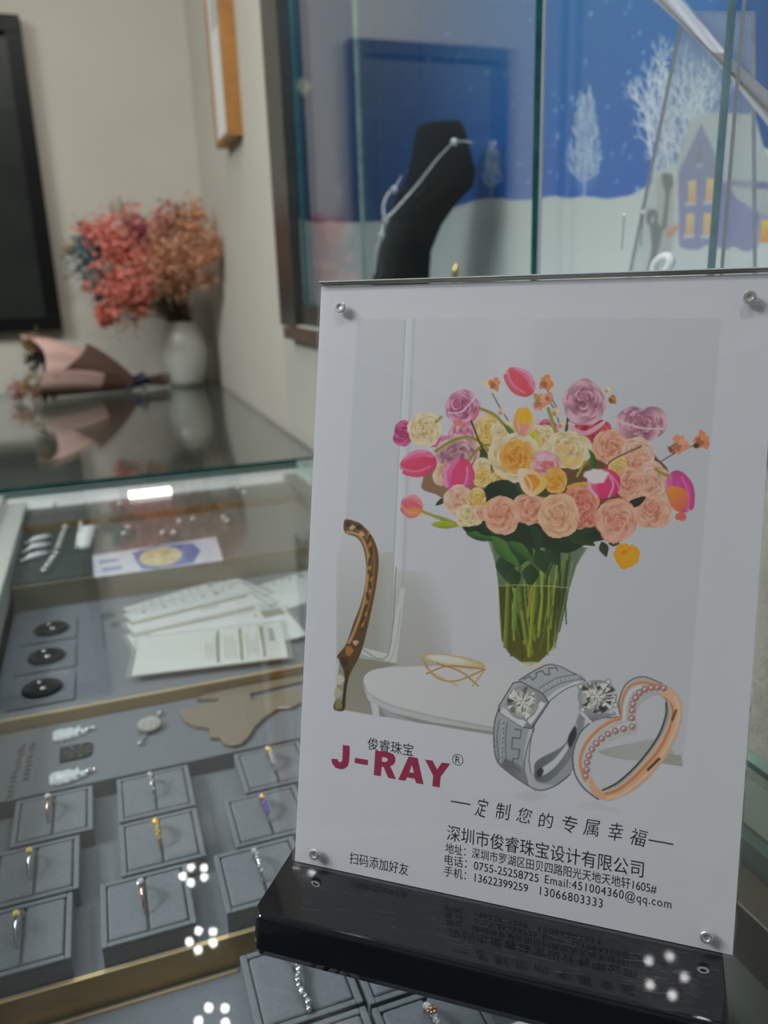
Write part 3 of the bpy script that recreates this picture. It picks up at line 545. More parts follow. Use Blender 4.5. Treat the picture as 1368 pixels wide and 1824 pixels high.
MB().box(.28, .4705, 1.141, 1.148, .191, .93).build('end_board', pr('blue_board_unlit', tuple(lin((36, 62, 98))), .5, noise=.05, nscale=5), bd)  # same darkened blue, carries the unlit left end
def printed_board(name, fn, nu, nv, paint, parent, k=1., mat=None):
    P = np.array([[fn(i / (nu - 1), j / (nv - 1)) for i in range(nu)] for j in range(nv)]).reshape(-1, 3)
    gx, gy = pix(P); S = Painter(gx, gy, (173, 176, 186)); paint(S)
    return print_mesh(name, P, nu, nv, np.clip(lin(np.clip(S.c, 0, 1) * 255) * k, 0, .9), mat or M_print, parent)
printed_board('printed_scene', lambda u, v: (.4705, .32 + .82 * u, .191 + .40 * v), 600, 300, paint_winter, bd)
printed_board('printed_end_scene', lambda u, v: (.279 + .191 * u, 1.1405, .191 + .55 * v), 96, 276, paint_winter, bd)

# ================================================================ sliding panes of the showcase
def pane(y0, y1, x, label, edge=M_edge, w_=.005):
    o = MB().box(x, x + w_, y0, y1, .1902, .93, 0, 1).build('sliding_glass_pane', [M_glass, edge]); return tag(o, label, 'glass pane')
pa = pane(.489, 1.1035, .278, 'front sliding glass pane of the showcase nearest the dark frame stile, green edge at centre')
MB().box(.2833, .2848, .4884, .4894, .1902, .93).build('edge_strip', pr('pale_edge_strip', (.75, .76, .74), .3, noise=.05, nscale=20), pa)
pane(.336, .885, .290, 'rear sliding glass pane of the showcase, behind the two front panes', M_edge_pale)
pane(-.19, .3135, .278, 'front sliding glass pane of the showcase nearest the camera, thin bright edge at right', pr('polished_glass_edge', (.82, .82, .72), .2, noise=.15, nscale=12), .0022)

# ================================================================ things in the showcase
vdir = np.array([math.sin(.3875), math.cos(.3875), 0]); udir = np.array([math.cos(.3875), -math.sin(.3875), 0]); B0 = np.array([.375, .93, .19])
def bp(px, py): return onP(px, py, B0, vdir)
prof = [((765, 560), (655, 560)), ((765, 495), (664, 495)), ((768, 448), (672, 440)), ((786, 402), (688, 392)), ((812, 364), (704, 352)), ((842, 334), (722, 322)), ((847, 306), (732, 286)), ((838, 270), (738, 252)), ((829, 236), (742, 232)), ((822, 222), (748, 227))]
L = []
for i, (a, b) in enumerate(prof):
    A, Bq = bp(*a), bp(*b)
    if i == 0: A[2] = Bq[2] = .1905
    c0, h = (A + Bq) / 2, (A - Bq) / 2; dv = vdir * (.042 if i < 6 else .034)
    L.append([tuple(c0 + np.sign(math.cos(t)) * abs(math.cos(t)) ** .75 * h + np.sign(math.sin(t)) * abs(math.sin(t)) ** .75 * dv) for t in [6.28318 * k / 28 for k in range(28)]])
tag(MB().rings(L).build('necklace_bust', M_blackm, smooth=True), 'black velvet necklace bust leaning in the glass showcase', 'display bust')
nk = thing('necklace', 'silver crystal necklace hung around the black velvet bust', 'necklace', tuple(bp(760, 300)))
def front(px, py, d=.045): return bp(px, py) - vdir * d
ch = [front(*p) for p in ((838, 266), (822, 263), (805, 266), (790, 280), (772, 300), (748, 332), (722, 362), (704, 382), (690, 396))]
def chainbeads(P, n, r0, r1, nm, mat, parent):
    P = catmull(P, False, 12); d = np.r_[0, np.cumsum(np.linalg.norm(np.diff(P, axis=0), axis=1))]; b = MB()
    for k in range(n):
        s = d[-1] * k / (n - 1); q = [np.interp(s, d, P[:, i]) for i in range(3)]; b.ball(q, r0 + (r1 - r0) * k / n, 6, 5)
    return b.build(nm, mat, parent, smooth=True)
chainbeads(ch, 70, .0009, .0022, 'chain', M_silver, nk)
c2 = [front(*p, d=.040) for p in ((716, 322), (706, 340), (694, 352), (686, 372), (687, 390))]
chainbeads(c2, 26, .0013, .0026, 'far_chain', M_silver, nk)
c3 = [front(*p, d=.046) for p in ((689, 396), (684, 420), (676, 445), (672, 470), (670, 486))]
chainbeads(c3, 30, .0034, .0020, 'pendant_drop', M_silver, nk)
for p in ((806, 265), (704, 346), (690, 398), (683, 424)): MB().ball(front(*p, d=.047), .0045, 8, 6).build('crystal', M_gem, nk, smooth=True)
t = thing('ornament', 'small gold leaf ornament beside the black velvet bust', 'ornament', tuple(onX(812, 490, .36)))
q = onX(812, 488, .36); MB().lathe([(.0055, .1905 - q[2]), (.004, -.006), (.0045, .0), (.0028, .006), (.001, .0115)], tuple(q), 10).build('body', M_gold, t, smooth=True)
# glitter tube, clear stand, white curl
def on(px, py, x): return onX(px, py, x)
ta, tb = on(1150, -42, .335), on(1440, 262, .335)
tt = thing('glitter_tube', 'silver glitter filled clear tube crossing the showcase at upper right', 'tube', tuple((ta + tb) / 2))
mg = pr('silver_glitter', (.95, .95, .93), .5, 0, noise=.2, nscale=500, bump=1., bscale=900)
nt = mg.node_tree; tl = nt.nodes.new('ShaderNodeBsdfTranslucent'); tl.inputs[0].default_value = (.95, .95, .93, 1); mxs = nt.nodes.new('ShaderNodeMixShader'); mxs.inputs[0].default_value = .5
nt.links.new(nt.nodes['Principled BSDF'].outputs[0], mxs.inputs[1]); nt.links.new(tl.outputs[0], mxs.inputs[2]); nt.links.new(mxs.outputs[0], nt.nodes['Material Output'].inputs[0])
MB().tube([ta, tb], .0058, 20).build('glitter_core', mg, tt, smooth=True); MB().tube([ta, tb], .0078, 24).build('clear_sleeve', glass('tube_wall', (.99, .99, .99), .03), tt, smooth=True)
P = [on(1214, 20, .36), on(1107, 492, .36), on(1352, 470, .36), on(1337, 20, .36)]; P[1][2] = P[2][2] = .1905
v = [tuple(p + np.array([dx, 0, 0])) for dx in (0, .003) for p in P]
sd = MB().add(v, [(0, 1, 2, 3), (4, 7, 6, 5)]).add(v, [(0, 4, 5, 1), (1, 5, 6, 2), (2, 6, 7, 3), (3, 7, 4, 0)], 1).build('acrylic_stand', [glass('hazy_acrylic', (.95, .96, .97), 0.04, 0, .17, (.62, .66, .68)), M_acr_edge])
tag(sd, 'clear slanted acrylic panel standing before the printed house in the showcase', 'acrylic stand')
cu = [on(*p, .33) for p in ((1163, 492), (1167, 472), (1178, 460), (1190, 458), (1195, 468), (1188, 482), (1178, 490))]
cu = [tuple(c) for c in catmull(cu, False, 8)]; tag(MB().tube(cu + [(cu[-1][0], cu[-1][1], .1905)], .0027, 8).build('curl_ornament', M_white, smooth=True), 'white curled ornament on the showcase floor under the carrot nose', 'ornament')
for (px, py), lb in (((1112, 385), 'silver drop earring hung on the left slanted edge of the clear acrylic panel'), ((1146, 378), 'silver drop earring hung beside the dark scarf of the printed snowman')):
    q = on(px, py, .357); t = thing('drop_earring', lb, 'earring', tuple(q), 'earrings on the acrylic panel')
    MB().ball(q, .0014, 8, 6).build('stone', M_gem, t, smooth=True); MB().tube([q, q - np.array([0, -.001, .022])], .0004, 5).build('chain', M_silver, t)

# ================================================================ frames on the walls
def picture(name, label, boxf, inner, depth_parts): pass
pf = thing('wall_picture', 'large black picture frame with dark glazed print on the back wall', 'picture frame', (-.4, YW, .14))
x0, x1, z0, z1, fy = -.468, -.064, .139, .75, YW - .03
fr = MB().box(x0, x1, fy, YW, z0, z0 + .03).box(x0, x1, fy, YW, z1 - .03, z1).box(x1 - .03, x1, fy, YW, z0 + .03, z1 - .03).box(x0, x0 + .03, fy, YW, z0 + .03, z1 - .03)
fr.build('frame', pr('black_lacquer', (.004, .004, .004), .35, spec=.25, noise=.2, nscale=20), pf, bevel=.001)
MB().box(x0 + .03, x1 - .03, YW - .012, YW, z0 + .03, z1 - .03).build('dark_print', pr('dark_print_reflections', (.01, .012, .01), .35, noise=.5, nscale=9, col2=(.022, .028, .02)), pf)  # greenish mottling puts blurred room reflections into the print colour
MB().box(x0 + .03, x1 - .03, YW - .016, YW - .0125, z0 + .03, z1 - .03, 0, 1).build('glazing', [M_glass, M_edge], pf)
pf = thing('wall_picture', 'narrow light wooden picture frame hanging on the right wall', 'picture frame', (XW, 1.46, .45))
x0, y0, y1, z0, z1 = XW - .024, 1.395, 1.532, .452, .86; mw = pr('light_oak', (.40, .185, .045), .45, noise=.18, nscale=35)
MB().box(x0, XW, y0, y1, z0, z0 + .009).box(x0, XW, y0, y1, z1 - .009, z1).box(x0, XW, y0, y0 + .018, z0 + .009, z1 - .009).box(x0, XW, y1 - .010, y1, z0 + .009, z1 - .009).build('frame', mw, pf, bevel=.0008)
MB().box(x0 + .003, XW, y0 + .018, y1 - .010, z0 + .009, z1 - .009).build('print', M_cream, pf)
k = MB(); [k.box(x0 + .0027, x0 + .003, y0 + .03 + .008 * i, y0 + .031 + .008 * i, .62, .62 + .05 + .02 * (i % 3)) for i in range(9)]; k.build('print_marks', M_ink2, pf)

# ================================================================ counters
fc = thing('display_counter', 'glass topped jewellery counter holding the grey velvet ring trays', 'display counter', (.07, .45, -.9))
YB = .978
MB().box(-.118, .2635, -.25, YB - .006, -.003, 0, 0, 1).build('glass_top', [M_glass, M_edge_dark], fc)
MB().box(-.116, -.094, -.25, .955, -.03, -.0062).build('left_rail', M_white_alu, fc, bevel=.001)
MB().box(.2, .2172, -.25, .955, -.03, -.0062).build('right_rail', pr('dark_rail', (.12, .105, .085), .4, .3, noise=.1, nscale=40), fc, bevel=.001)
MB().rings([[(x, .944, -.0302), (x, .944, -.027), (x, .966, -.0042), (x, YB - .006, -.0042), (x, YB - .006, -.0302)] for x in (-.116, .262)]).build('back_rail', M_alu, fc, bevel=.002)
MB().rings([[(x, .9475, -.0262), (x, .9435, -.0262), (x, .9605, -.0088), (x, .9645, -.0088)] for x in (.016, .064)]).build('rail_glow', pr('glow_white', (1, .98, .95), .3, emit=9), fc, bevel=.004)  # glowing bar added for the bright highlight on the rail
MB().box(-.116, .262, .957, YB - .006, -.5, -.027).build('back_panel', M_grey, fc)
MB().box(-.116, -.11, -.25, .957, -.5, -.031).build('left_panel', M_grey, fc); MB().box(.2365, .262, -.25, .957, -.5, -.0065).build('right_panel', pr('green_grey_panel', (.25, .28, .25), .5, noise=.05, nscale=8), fc)
MB().box(-.11, .2365, -.25, .957, -.125, -.115).build('deck', M_grey, fc); MB().box(-.116, .262, -.25, .957, -.9, -.5).build('plinth', M_wall, fc)
st = MB().box(.2218, .2635, -.25, YB - .01, .0002, .0056, 0, 1).build('glass_strip', [M_glass, M_edge_pale]); tag(st, 'narrow clear glass strip lying along the wall edge of the counter', 'glass strip')
bc = thing('display_counter', 'back counter with dark glass top under the vase and wrapped bouquet', 'display counter', (-.4, 1.45, -.9))
MB().box(-1.6, .2555, YB, YW - .002, 0, .0065, 0, 1).build('glass_top', [M_glass, M_edge_dark], bc)
MB().box(-1.6, .26, YB + .002, YB + .02, -.03, -.0005).build('front_rail', M_alu, bc, bevel=.001)
MB().box(-1.6, .26, YB + .002, YB + .014, -.9, -.031).build('front_panel', M_grey, bc); MB().box(-1.6, .26, YB + .014, YW - .002, -.14, -.13).build('deck', pr('dark_deck', (.13, .14, .12), .6, noise=.1, nscale=20), bc)
MB().box(-1.6, .26, YW - .012, YW - .002, -.13, -.0005).build('back_panel', pr('dark_panel', (.24, .25, .21), .6, noise=.1, nscale=20), bc); MB().box(.25, .26, YB + .02, YW - .012, -.13, -.0005).build('side_panel', M_grey, bc)
for i, (bx, by, lb) in enumerate(((-.42, 1.25, 'dark green felt board inside the back counter at far left'), (.1, 1.3, 'dark felt board with silver studs inside the back counter near the wall'))):
    t = thing('felt_board', lb, 'display board', (bx, by, -.13)); MB().box(bx - .12, bx + .12, by - .09, by + .09, -.1299, -.10).build('board', M_green, t, bevel=.002)
    for k in range(14): MB().ball((bx - .09 + .03 * (k % 7), by - .05 + .05 * (k // 7), -.097), .003, 6, 5).build('stud', M_silver, t, smooth=True)

# ================================================================ trays in the front counter
TX0, TX1 = -.0925, .1985
tr = thing('ring_tray', 'grey velvet stepped tray with brass front holding nine ring pads', 'display tray', (.05, .4, -.11))
MB().box(TX0, TX1, .303, .4325, -.0785, -.061).build('tray_floor', M_velvet2, tr); MB().box(TX0, TX1, .4325, .5095, -.0785, -.0501).build('raised_shelf', M_velvet2, tr, bevel=.0006)
MB().box(TX0, TX1, .3012, .3029, -.0785, -.0612).build('brass_front', M_brass, tr); MB().box(TX0, TX1, .3008, .3032, -.0611, -.0606).build('brass_edge', M_brass_edge, tr)
MB().box(TX0, TX1, .303, .5095, -.1149, -.0786).build('riser', M_green, tr)
# lettering too small to read: short strokes only
k = MB()
for cx, n in ((-.0665, 9), (-.0725, 12)):
    for i in range(n):
        y = .4905 - i * .0048; x = cx + (.49 - y) * -.06
        for s in range(4): k.box(x - .0026 + R.uniform(0, .0022), x + R.uniform(.0006, .0026), y - .0009 * s - .0005, y - .0009 * s, -.05005, -.0499)
k.build('printed_marks', M_ink2, tr)
lt = thing('front_tray', 'lower grey velvet tray with thin brass line nearest the camera', 'display tray', (.05, .2, -.11))
MB().box(TX0, TX1, .0, .3005, -.09, -.0775).build('tray_floor', M_velvet2, lt); MB().box(TX0, .0262, .2975, .2988, -.0774, -.0768).build('brass_line', M_brass_edge, lt); MB().box(TX0, TX1, .0, .3005, -.1149, -.0901).build('riser', M_green, lt)
t2 = thing('stud_tray', 'grey velvet tray with brass front holding three black discs and certificates', 'display tray', (.05, .6, -.11))
MB().box(TX0, TX1, .5115, .7035, -.06, -.0420).build('tray_floor', M_velvet2, t2); MB().box(TX0, TX1, .5098, .5114, -.0625, -.0425).build('brass_front', M_brass, t2); MB().box(TX0, TX1, .5096, .5116, -.0424, -.0415).build('brass_edge', M_brass_edge, t2); MB().box(TX0, TX1, .5115, .7035, -.1149, -.0601).build('riser', M_green, t2)
s = MB()
for y in (.6515, .5985, .5465):
    s.box(-.0835, -.0415, y - .0246, y - .0226, -.04195, -.0417); s.box(-.0420, -.0412, y - .023, y + .018, -.04195, -.0418)
s.build('inset_lines', M_ink, t2)
k = MB(); k.ball((-.018, .664, -.0419), .006, 16, 4, (1, 1.3, .02)); k.ball((-.012, .642, -.0419), .005, 14, 4, (.8, 1.1, .02)); [k.box(-.0225, -.0215, .60 + .004 * i, .6028 + .004 * i, -.04195, -.0418) for i in range(14)]; k.build('printed_marks', M_ink2, t2)
t3 = thing('earring_tray', 'khaki fronted raised tray at the back of the front counter', 'display tray', (.05, .8, -.11))
MB().box(TX0, .1985, .7045, .8725, -.0419, -.0202).build('tray_top', pr('grey_felt', (.13, .135, .12), .8, noise=.08, nscale=200), t3); MB().box(TX0, .1985, .7036, .7044, -.0419, -.0205).build('khaki_front', M_khaki, t3)
MB().box(TX0, .1985, .7034, .7048, -.0204, -.0199).build('pale_edge', M_brass, t3); MB().box(TX0, .1985, .874, .9425, -.042, -.0125).build('rear_step', pr('grey_felt_dark', (.10, .105, .095), .8, noise=.08, nscale=200), t3); MB().box(TX0, .1985, .8728, .8738, -.042, -.0121).build('brass_line', M_brass, t3)
MB().box(TX0, .1985, .7045, .9425, -.1149, -.0421).build('riser', M_green, t3)

# ---- ring pads: base with rim, two cushions, ring standing in the slit
PW, PD = .0402, .0408
def make_pad(h):
    t = thing('ring_pad', 'pad', 'ring pad')
    b = MB().box(-PW / 2, PW / 2, -PD / 2, PD / 2, -h, -.0022)
    for q in ((-PW / 2, -PW / 2 + .0026, -PD / 2, PD / 2), (PW / 2 - .0026, PW / 2, -PD / 2, PD / 2), (-PW / 2 + .0026, PW / 2 - .0026, -PD / 2, -PD / 2 + .0026), (-PW / 2 + .0026, PW / 2 - .0026, PD / 2 - .0026, PD / 2)): b.box(*q, -.0023, 0)
    b.build('base', M_velvet, t, bevel=.0005)
    for s in (-1, 1):
        x0, x1 = (s * .0005, s * (PW / 2 - .0032)); MB().box(min(x0, x1), max(x0, x1), -PD / 2 + .0032, PD / 2 - .0032, -.0021, .0003).build('cushion', M_velvet, t, bevel=.0012, seg=3)
    return t
def ring_arc(band, head, stone, style, rad=.0088):
    t = thing('ring', 'ring', 'ring'); P = [(0, rad * math.cos(a), rad * math.sin(a) - .001) for a in [math.radians(-20 + 220 * k / 26) for k in range(27)]]
    b = MB().tube(P, [.00048 + .0004 * math.sin(math.pi * k / 26) ** 3 for k in range(27)], 8); b.build('band', band, t, smooth=True)
    top = rad - .001
    if style == 'solitaire':
        hb = MB(); [hb.tube([(0, 0, top), (.0013 * sx, .0013 * sy, top + .0026)], .0003, 5) for sx in (-1, 1) for sy in (-1, 1)]; hb.build('setting', head, t)
        MB().rings([[(r * math.cos(6.283 * k / 10), r * math.sin(6.283 * k / 10), top + z) for k in range(10)] for r, z in ((.0002, .0006), (.0018, .0022), (.0012, .0030))]).build('stone', stone, t)
    else:
        g = MB(); n = 9 if style == 'pave' else 13
        for k in range(n):
            a = math.radians(38 + 104 * k / (n - 1)); g.ball((0.0004 * (-1) ** k, (rad + .0007) * math.cos(a), (rad + .0007) * math.sin(a) - .001), .0010 if style == 'pave' else .0012, 6, 4)
        g.build('stones', stone, t)
        if style == 'cluster':
            g = MB(); [g.ball((.0014 * math.cos(a), .0014 * math.sin(a), top + .0016), .0009, 6, 5) for a in [k * 1.047 for k in range(6)]]; g.ball((0, 0, top + .0022), .0012, 7, 5); g.build('setting', head, t, smooth=True)
    return t
protos = {}
def place(kind, mk, loc, label, group, rz=0):
    if kind not in protos: o = mk(); protos[kind] = o; o.location = loc; o.rotation_euler = (0, 0, rz); o['label'] = label; o['group'] = group
    else: o = dup(protos[kind], loc, rz, label, group)
    return o
rowY = (.4098, .3668, .3245); colX = ((-.052, -.0585, -.0612), (.0012, .001, -.0088), (.0685, .056, .0445))
RN = ('far', 'middle', 'near'); CN = ('left', 'centre', 'right')
rk = [[('s1', lambda: ring_arc(M_rose, M_silver, M_gem, 'solitaire'), 'rose gold ring with white stone', -.09), ('s2', lambda: ring_arc(M_silver, M_gold, M_gemy, 'solitaire'), 'slim ring with yellow stone', -.1), ('s2', None, 'slim ring with bright yellow stone', -.08)],
      [('p1', lambda: ring_arc(M_silver, M_silver, M_gem, 'pave'), 'slim silver pave ring', .05), ('s3', lambda: ring_arc(M_rose, M_gold, M_gemy, 'cluster'), 'rose gold ring with large golden cluster', .06), ('s1', None, 'rose gold ring with pale stone', .03)],
      [('p2', lambda: ring_arc(M_silver, M_gold, M_gem, 'cluster'), 'silver ring with pale cluster', .06), ('p3', lambda: ring_arc(M_silver, M_gold, M_gemp, 'cluster'), 'silver ring with violet sparkle', .09), ('p1', None, 'silver ring with white pave stones', .07)]]
for c in range(3):
    for r in range(3):
        x, y = colX[c][r], rowY[r]
        place('pad', lambda: make_pad(.0106), (x, y, -.0503), 'grey velvet ring pad at the %s end of the %s column of the stepped tray' % (RN[r], CN[c]), 'ring pads on the stepped tray')
        kd, mk, nm, tl = rk[c][r]; place(kd, mk, (x - .0015, y + .0015, -.0493), '%s in the %s pad of the %s column' % (nm, RN[r], CN[c]), 'rings on the stepped tray', tl)
for (x, y, nm) in ((.0495, .273, 'beside the brass line, holding the bracelet'), (.0955, .2705, 'mostly hidden by the sign base'), (.0495, .229, 'at the bottom edge below the bracelet'), (.0955, .2265, 'holding the gold ring'), (.0035, .226, 'left of the bracelet pad')):
    t = place('pad2', lambda: make_pad(.0118), (x, y, -.0655), 'large velvet pad of the lower tray %s' % nm, 'pads on the lower tray')
    for o in [t]: o.scale = (1.1, 1.03, 1)
br = thing('bracelet', 'silver chain bracelet standing in a pad slit of the lower tray', 'bracelet', (.0485, .27, -.065))
b = MB(); [b.ball((.0485 - .001 * math.sin(k), .2865 - .0026 * k, -.0645 + .0035 * math.sin(math.pi * (k + 1) / 14)), .0013 + .0004 * (k % 2), 7, 5, (1, 1.5, 1)) for k in range(13)]; b.build('links', M_silver, br, smooth=True)
g = MB(); [g.ball((.0478, .2865 - .0026 * k, -.0625 + .0035 * math.sin(math.pi * (k + 1) / 14)), .0009, 6, 5) for k in (1, 4, 7, 10)]; g.build('stones', M_gem, br, smooth=True)
place('gr', lambda: ring_arc(M_gold, M_rose, M_gem, 'cluster', .0068), (.0935, .231, -.0645), 'gold ring with round bead head in the pad below the sign base', 'rings on the lower tray', .1)
tg = thing('price_tag', 'small white price tag with grey stripes beneath the sign base', 'price tag', (.131, .222, -.077)); MB().box(.1235, .138, .206, .2295, -.0774, -.0770).build('card', M_white, tg)
k = MB(); [k.box(.1245, .1278, .2085 + .002 * i, .2085 + .002 * i + .0005 + .0006 * (i % 2), -.0770, -.07695) for i in range(9)]; k.build('stripes', M_ink2, tg)

# ---- pendants, plaque and brooch on the raised shelf
M_jade = pr('icy_jade', (.56, .61, .64), .3, noise=.12, nscale=300, coat=.5)
def jade(x, y, lb):
    t = thing('jade_pendant', lb, 'pendant', (x, y, -.05), 'white jade pendants'); L = []
    for k in range(15):
        u = k / 14; w_ = .0074 * (1 - .42 * u ** 1.5) * (math.sin(math.pi * min(1, u * .9 + .12)) ** .35) * (1 + .1 * math.sin(k * 2.1)); X = x - .0125 + .0215 * u; h = .0042 * (w_ / .006) ** .7 * (1 + .12 * math.sin(k * 2.7))
        L.append([(X, y + w_ * math.cos(a), -.0501 + max(0, h * math.sin(a))) for a in [6.283 * j / 14 for j in range(14)]])
    MB().rings(L).build('carved_body', M_jade, t, smooth=True); g = MB(); [g.ball((x - .009 + .006 * (k // 2), y - .003 + .006 * (k % 2), -.0470), .0011, 7, 5) for k in range(6)]; g.build('carved_knobs', M_jade, t, smooth=True)
    MB().tube([(x + .0095 + .0022 * math.cos(a), y + .0012 * math.sin(a) + .0008, -.0478) for a in [6.283 * j / 12 for j in range(12)]], .0006, 6, closed=True).build('bail', M_silver, t, smooth=True)
jade(-.0425, .4905, 'white icy jade pendant above the dark starred plaque'); jade(-.0425, .4415, 'white icy jade pendant below the dark starred plaque')
t = thing('plaque', 'small dark plaque with a grey star between two jade pendants', 'plaque', (-.041, .468, -.05)); MB().prism([(-.041 + x, .468 + y) for x, y in ((-.0095, -.0085), (.006, -.0085), (.009, -.006), (.0095, .006), (.007, .0085), (-.0095, .0085))], -.05, -.0488).build('plate', pr('dark_slate', (.02, .024, .024), .7, spec=.15, noise=.15, nscale=200), t, bevel=.0004)
k = MB()
for i in range(7):
    a = .4 + i * .9; k.add([(-.040, .4675 + .0005, -.0486), (-.040 + .0085 * math.cos(a - .06), .468 + .0078 * math.sin(a - .06), -.0486), (-.040 + .0085 * math.cos(a + .06), .468 + .0078 * math.sin(a + .06), -.0486)], [(0, 1, 2)])
k.build('star_lines', pr('grey_line', (.13, .14, .14), .5, noise=.1, nscale=50), t)
t = thing('brooch', 'round crystal brooch with a silver pin on the grey tray', 'brooch', (.003, .479, -.05))
g = MB(); [g.ball((.003 + .0016 * rr * math.cos(a), .479 + .0019 * rr * math.sin(a), -.0463 + .0012 * (1 - rr / 4)), .0010, 6, 4) for rr in range(5) for a in [6.283 * j / max(1, 6 * rr) + rr for j in range(max(1, 6 * rr))]]; g.build('stones', pr('brooch_stones', (.72, .72, .70), .15, .5, noise=.4, nscale=900), t)
MB().lathe([(.004, -.0499), (.0072, -.048), (.0072, -.0468), (.005, -.0462)], (.003, .479, 0), 20).build('mount', M_silver, t, smooth=True); MB().tube([(-.0042, .4605, -.0485), (.003, .479, -.0475), (.0125, .4965, -.0485)], .0007, 6).build('pin', M_silver, t)
for p in ((-.004, .461, -.048), (.0105, .493, -.0475)): MB().ball(p, .0014, 7, 5).build('pin_bead', M_gem, t, smooth=True)
cl = [(.0228, .4895), (.0249, .4755), (.0293, .4682), (.0381, .4619), (.0374, .45), (.043, .4477), (.0444, .4396), (.0481, .4361), (.0539, .4356), (.059, .4402), (.0655, .4514), (.0736, .4607), (.0845, .4685), (.0924, .4662), (.1, .4699), (.118, .474), (.13, .482), (.126, .4905), (.1071, .4907), (.0731, .4893), (.0722, .4858), (.0700, .4858), (.0705, .4955), (.1, .4985), (.128, .4998), (.126, .5075), (.078, .5075), (.060, .5072), (.0412, .5060), (.0352, .5021), (.043, .4993), (.0497, .4965), (.0498, .4938), (.0277, .4920)]
P = [tuple(p) for p in cl]
tag(MB().prism(P, -.0500, -.0474).build('cloud_plate', pr('bronze_mirror', (.25, .215, .165), .22, .25, noise=.04, nscale=20), bevel=.0004), 'taupe cloud shaped plate lying over the brass edge by the certificates', 'decorative plate')
# ---- black discs
for y, x, nm in ((.6515, -.0612, 'far'), (.5985, -.0625, 'middle'), (.5465, -.0632, 'near')):
    t = thing('display_disc', 'round glossy black disc with silver studs, the %s one of three' % nm, 'display disc', (x, y, -.042), 'black discs on the stud tray')  # the silver studs are beads that stand for lamp glints
    MB().lathe([(.0128, -.0419), (.0132, -.0405), (.0122, -.0395), (.006, -.0398)], (x, y, 0), 32).build('disc', pr('black_gloss', (.008, .011, .011), .12, spec=.35, noise=.2, nscale=40), t, smooth=True)
    MB().ball((x - .0015, y + .004, -.0385), .0017, 8, 6).build('stud', M_silver, t, smooth=True); MB().ball((x + .0015, y - .006, -.0385), .0018, 8, 6, (1.3, 1, .8)).build('stud', M_silver, t, smooth=True)  # small beads stand for lamp glints on the glossy disc
# ---- certificates, fanned out
M_tan = pr('tan_print', (.27, .2, .09), .5, noise=.06, nscale=80); M_sleeve = glass('clear_sleeve_film', (.97, .98, .98), .05, .05, .08, (.8, .82, .82))
def certificate(k, cx, cy, ang, lb, z, kind):
    t = thing('certificate', lb, 'certificate', (0, 0, 0), 'fanned certificates'); W, D = .108, .063
    MB().box(0, W, -D, 0, 0, .0005).build('card', M_cream if kind == 'top' else M_white, t); a = MB(); l = MB()
    if kind == 'top':
        [a.box(W * f, W * f + .0024, -D + .004, -.003, .0005, .00054) for f in (.535, .69, .84)]
        for f in (.43, .56, .71): [l.box(W * f + .0035 + .0024 * i, W * f + .0041 + .0024 * i, -D + .006 + R.uniform(0, .01), -.006 - R.uniform(0, .02), .0005, .00053) for i in range(4)]
        [l.box(W * .90 + .0, W * .90 + .004, -.010 - .006 * i - .004, -.010 - .006 * i, .0005, .00053) for i in range(4)]
    elif kind == 'gold': a.box(.002, W - .004, -.0062, -.0012, .0005, .00054); [l.box(.06 + .004 * i, .062 + .004 * i, -.013, -.008, .0005, .00053) for i in range(4)]
    elif kind == 'square': a.box(W - .020, W - .002, -.016, -.001, .0005, .00054); [l.box(W - .026, W - .0245, -.012 - .0 * i, -.003, .0005, .00053) for i in range(1)]
    else: [l.box(.012 + .009 * i + R.uniform(0, .003), .012 + .009 * i + .004, -.007 - R.uniform(0, .003), -.004, .0005, .00053) for i in range(10)]; a.box(W - .03, W - .026, -.012, -.004, .0005, .00053)
    if a.v: a.build('colour_band', M_tan, t)
    if l.v: l.build('printed_lines', pr('pale_grey_ink', (.22, .23, .24), .6, noise=.1, nscale=100), t)
    MB().box(-.004, W + .004, -D - .003, .003, .00058, .0007).build('sleeve', M_sleeve, t)
    t.location = (cx, cy, z); t.rotation_euler = (0, 0, math.radians(ang)); return t
zt = -.0419
for k, (px, py, ang, nm, kind) in enumerate(((395, 1064, 21, 'white certificate furthest right, partly behind the sign', 'lines'), (219, 1086, 22.5, 'rearmost white certificate of the fan', 'lines'), (221, 1098, 17, 'white certificate with fine print, second from the back of the fan', 'lines'), (225, 1117, 13, 'certificate with a thin gold line, third from the back', 'gold'), (227, 1140, 10, 'certificate with a tan line, fourth from the back', 'gold'), (268, 1137, 5, 'certificate with a tan square at its corner', 'square'), (250, 1148, -8, 'cream certificate with three tan stripes on top of the fan', 'top'))):
    q = onZ(px, py, zt); certificate(k, q[0], q[1], ang, nm, zt + k * .00085, kind)
M_stud = pr('pale_stud', (.88, .88, .86), .25, .1, noise=.05, nscale=300)
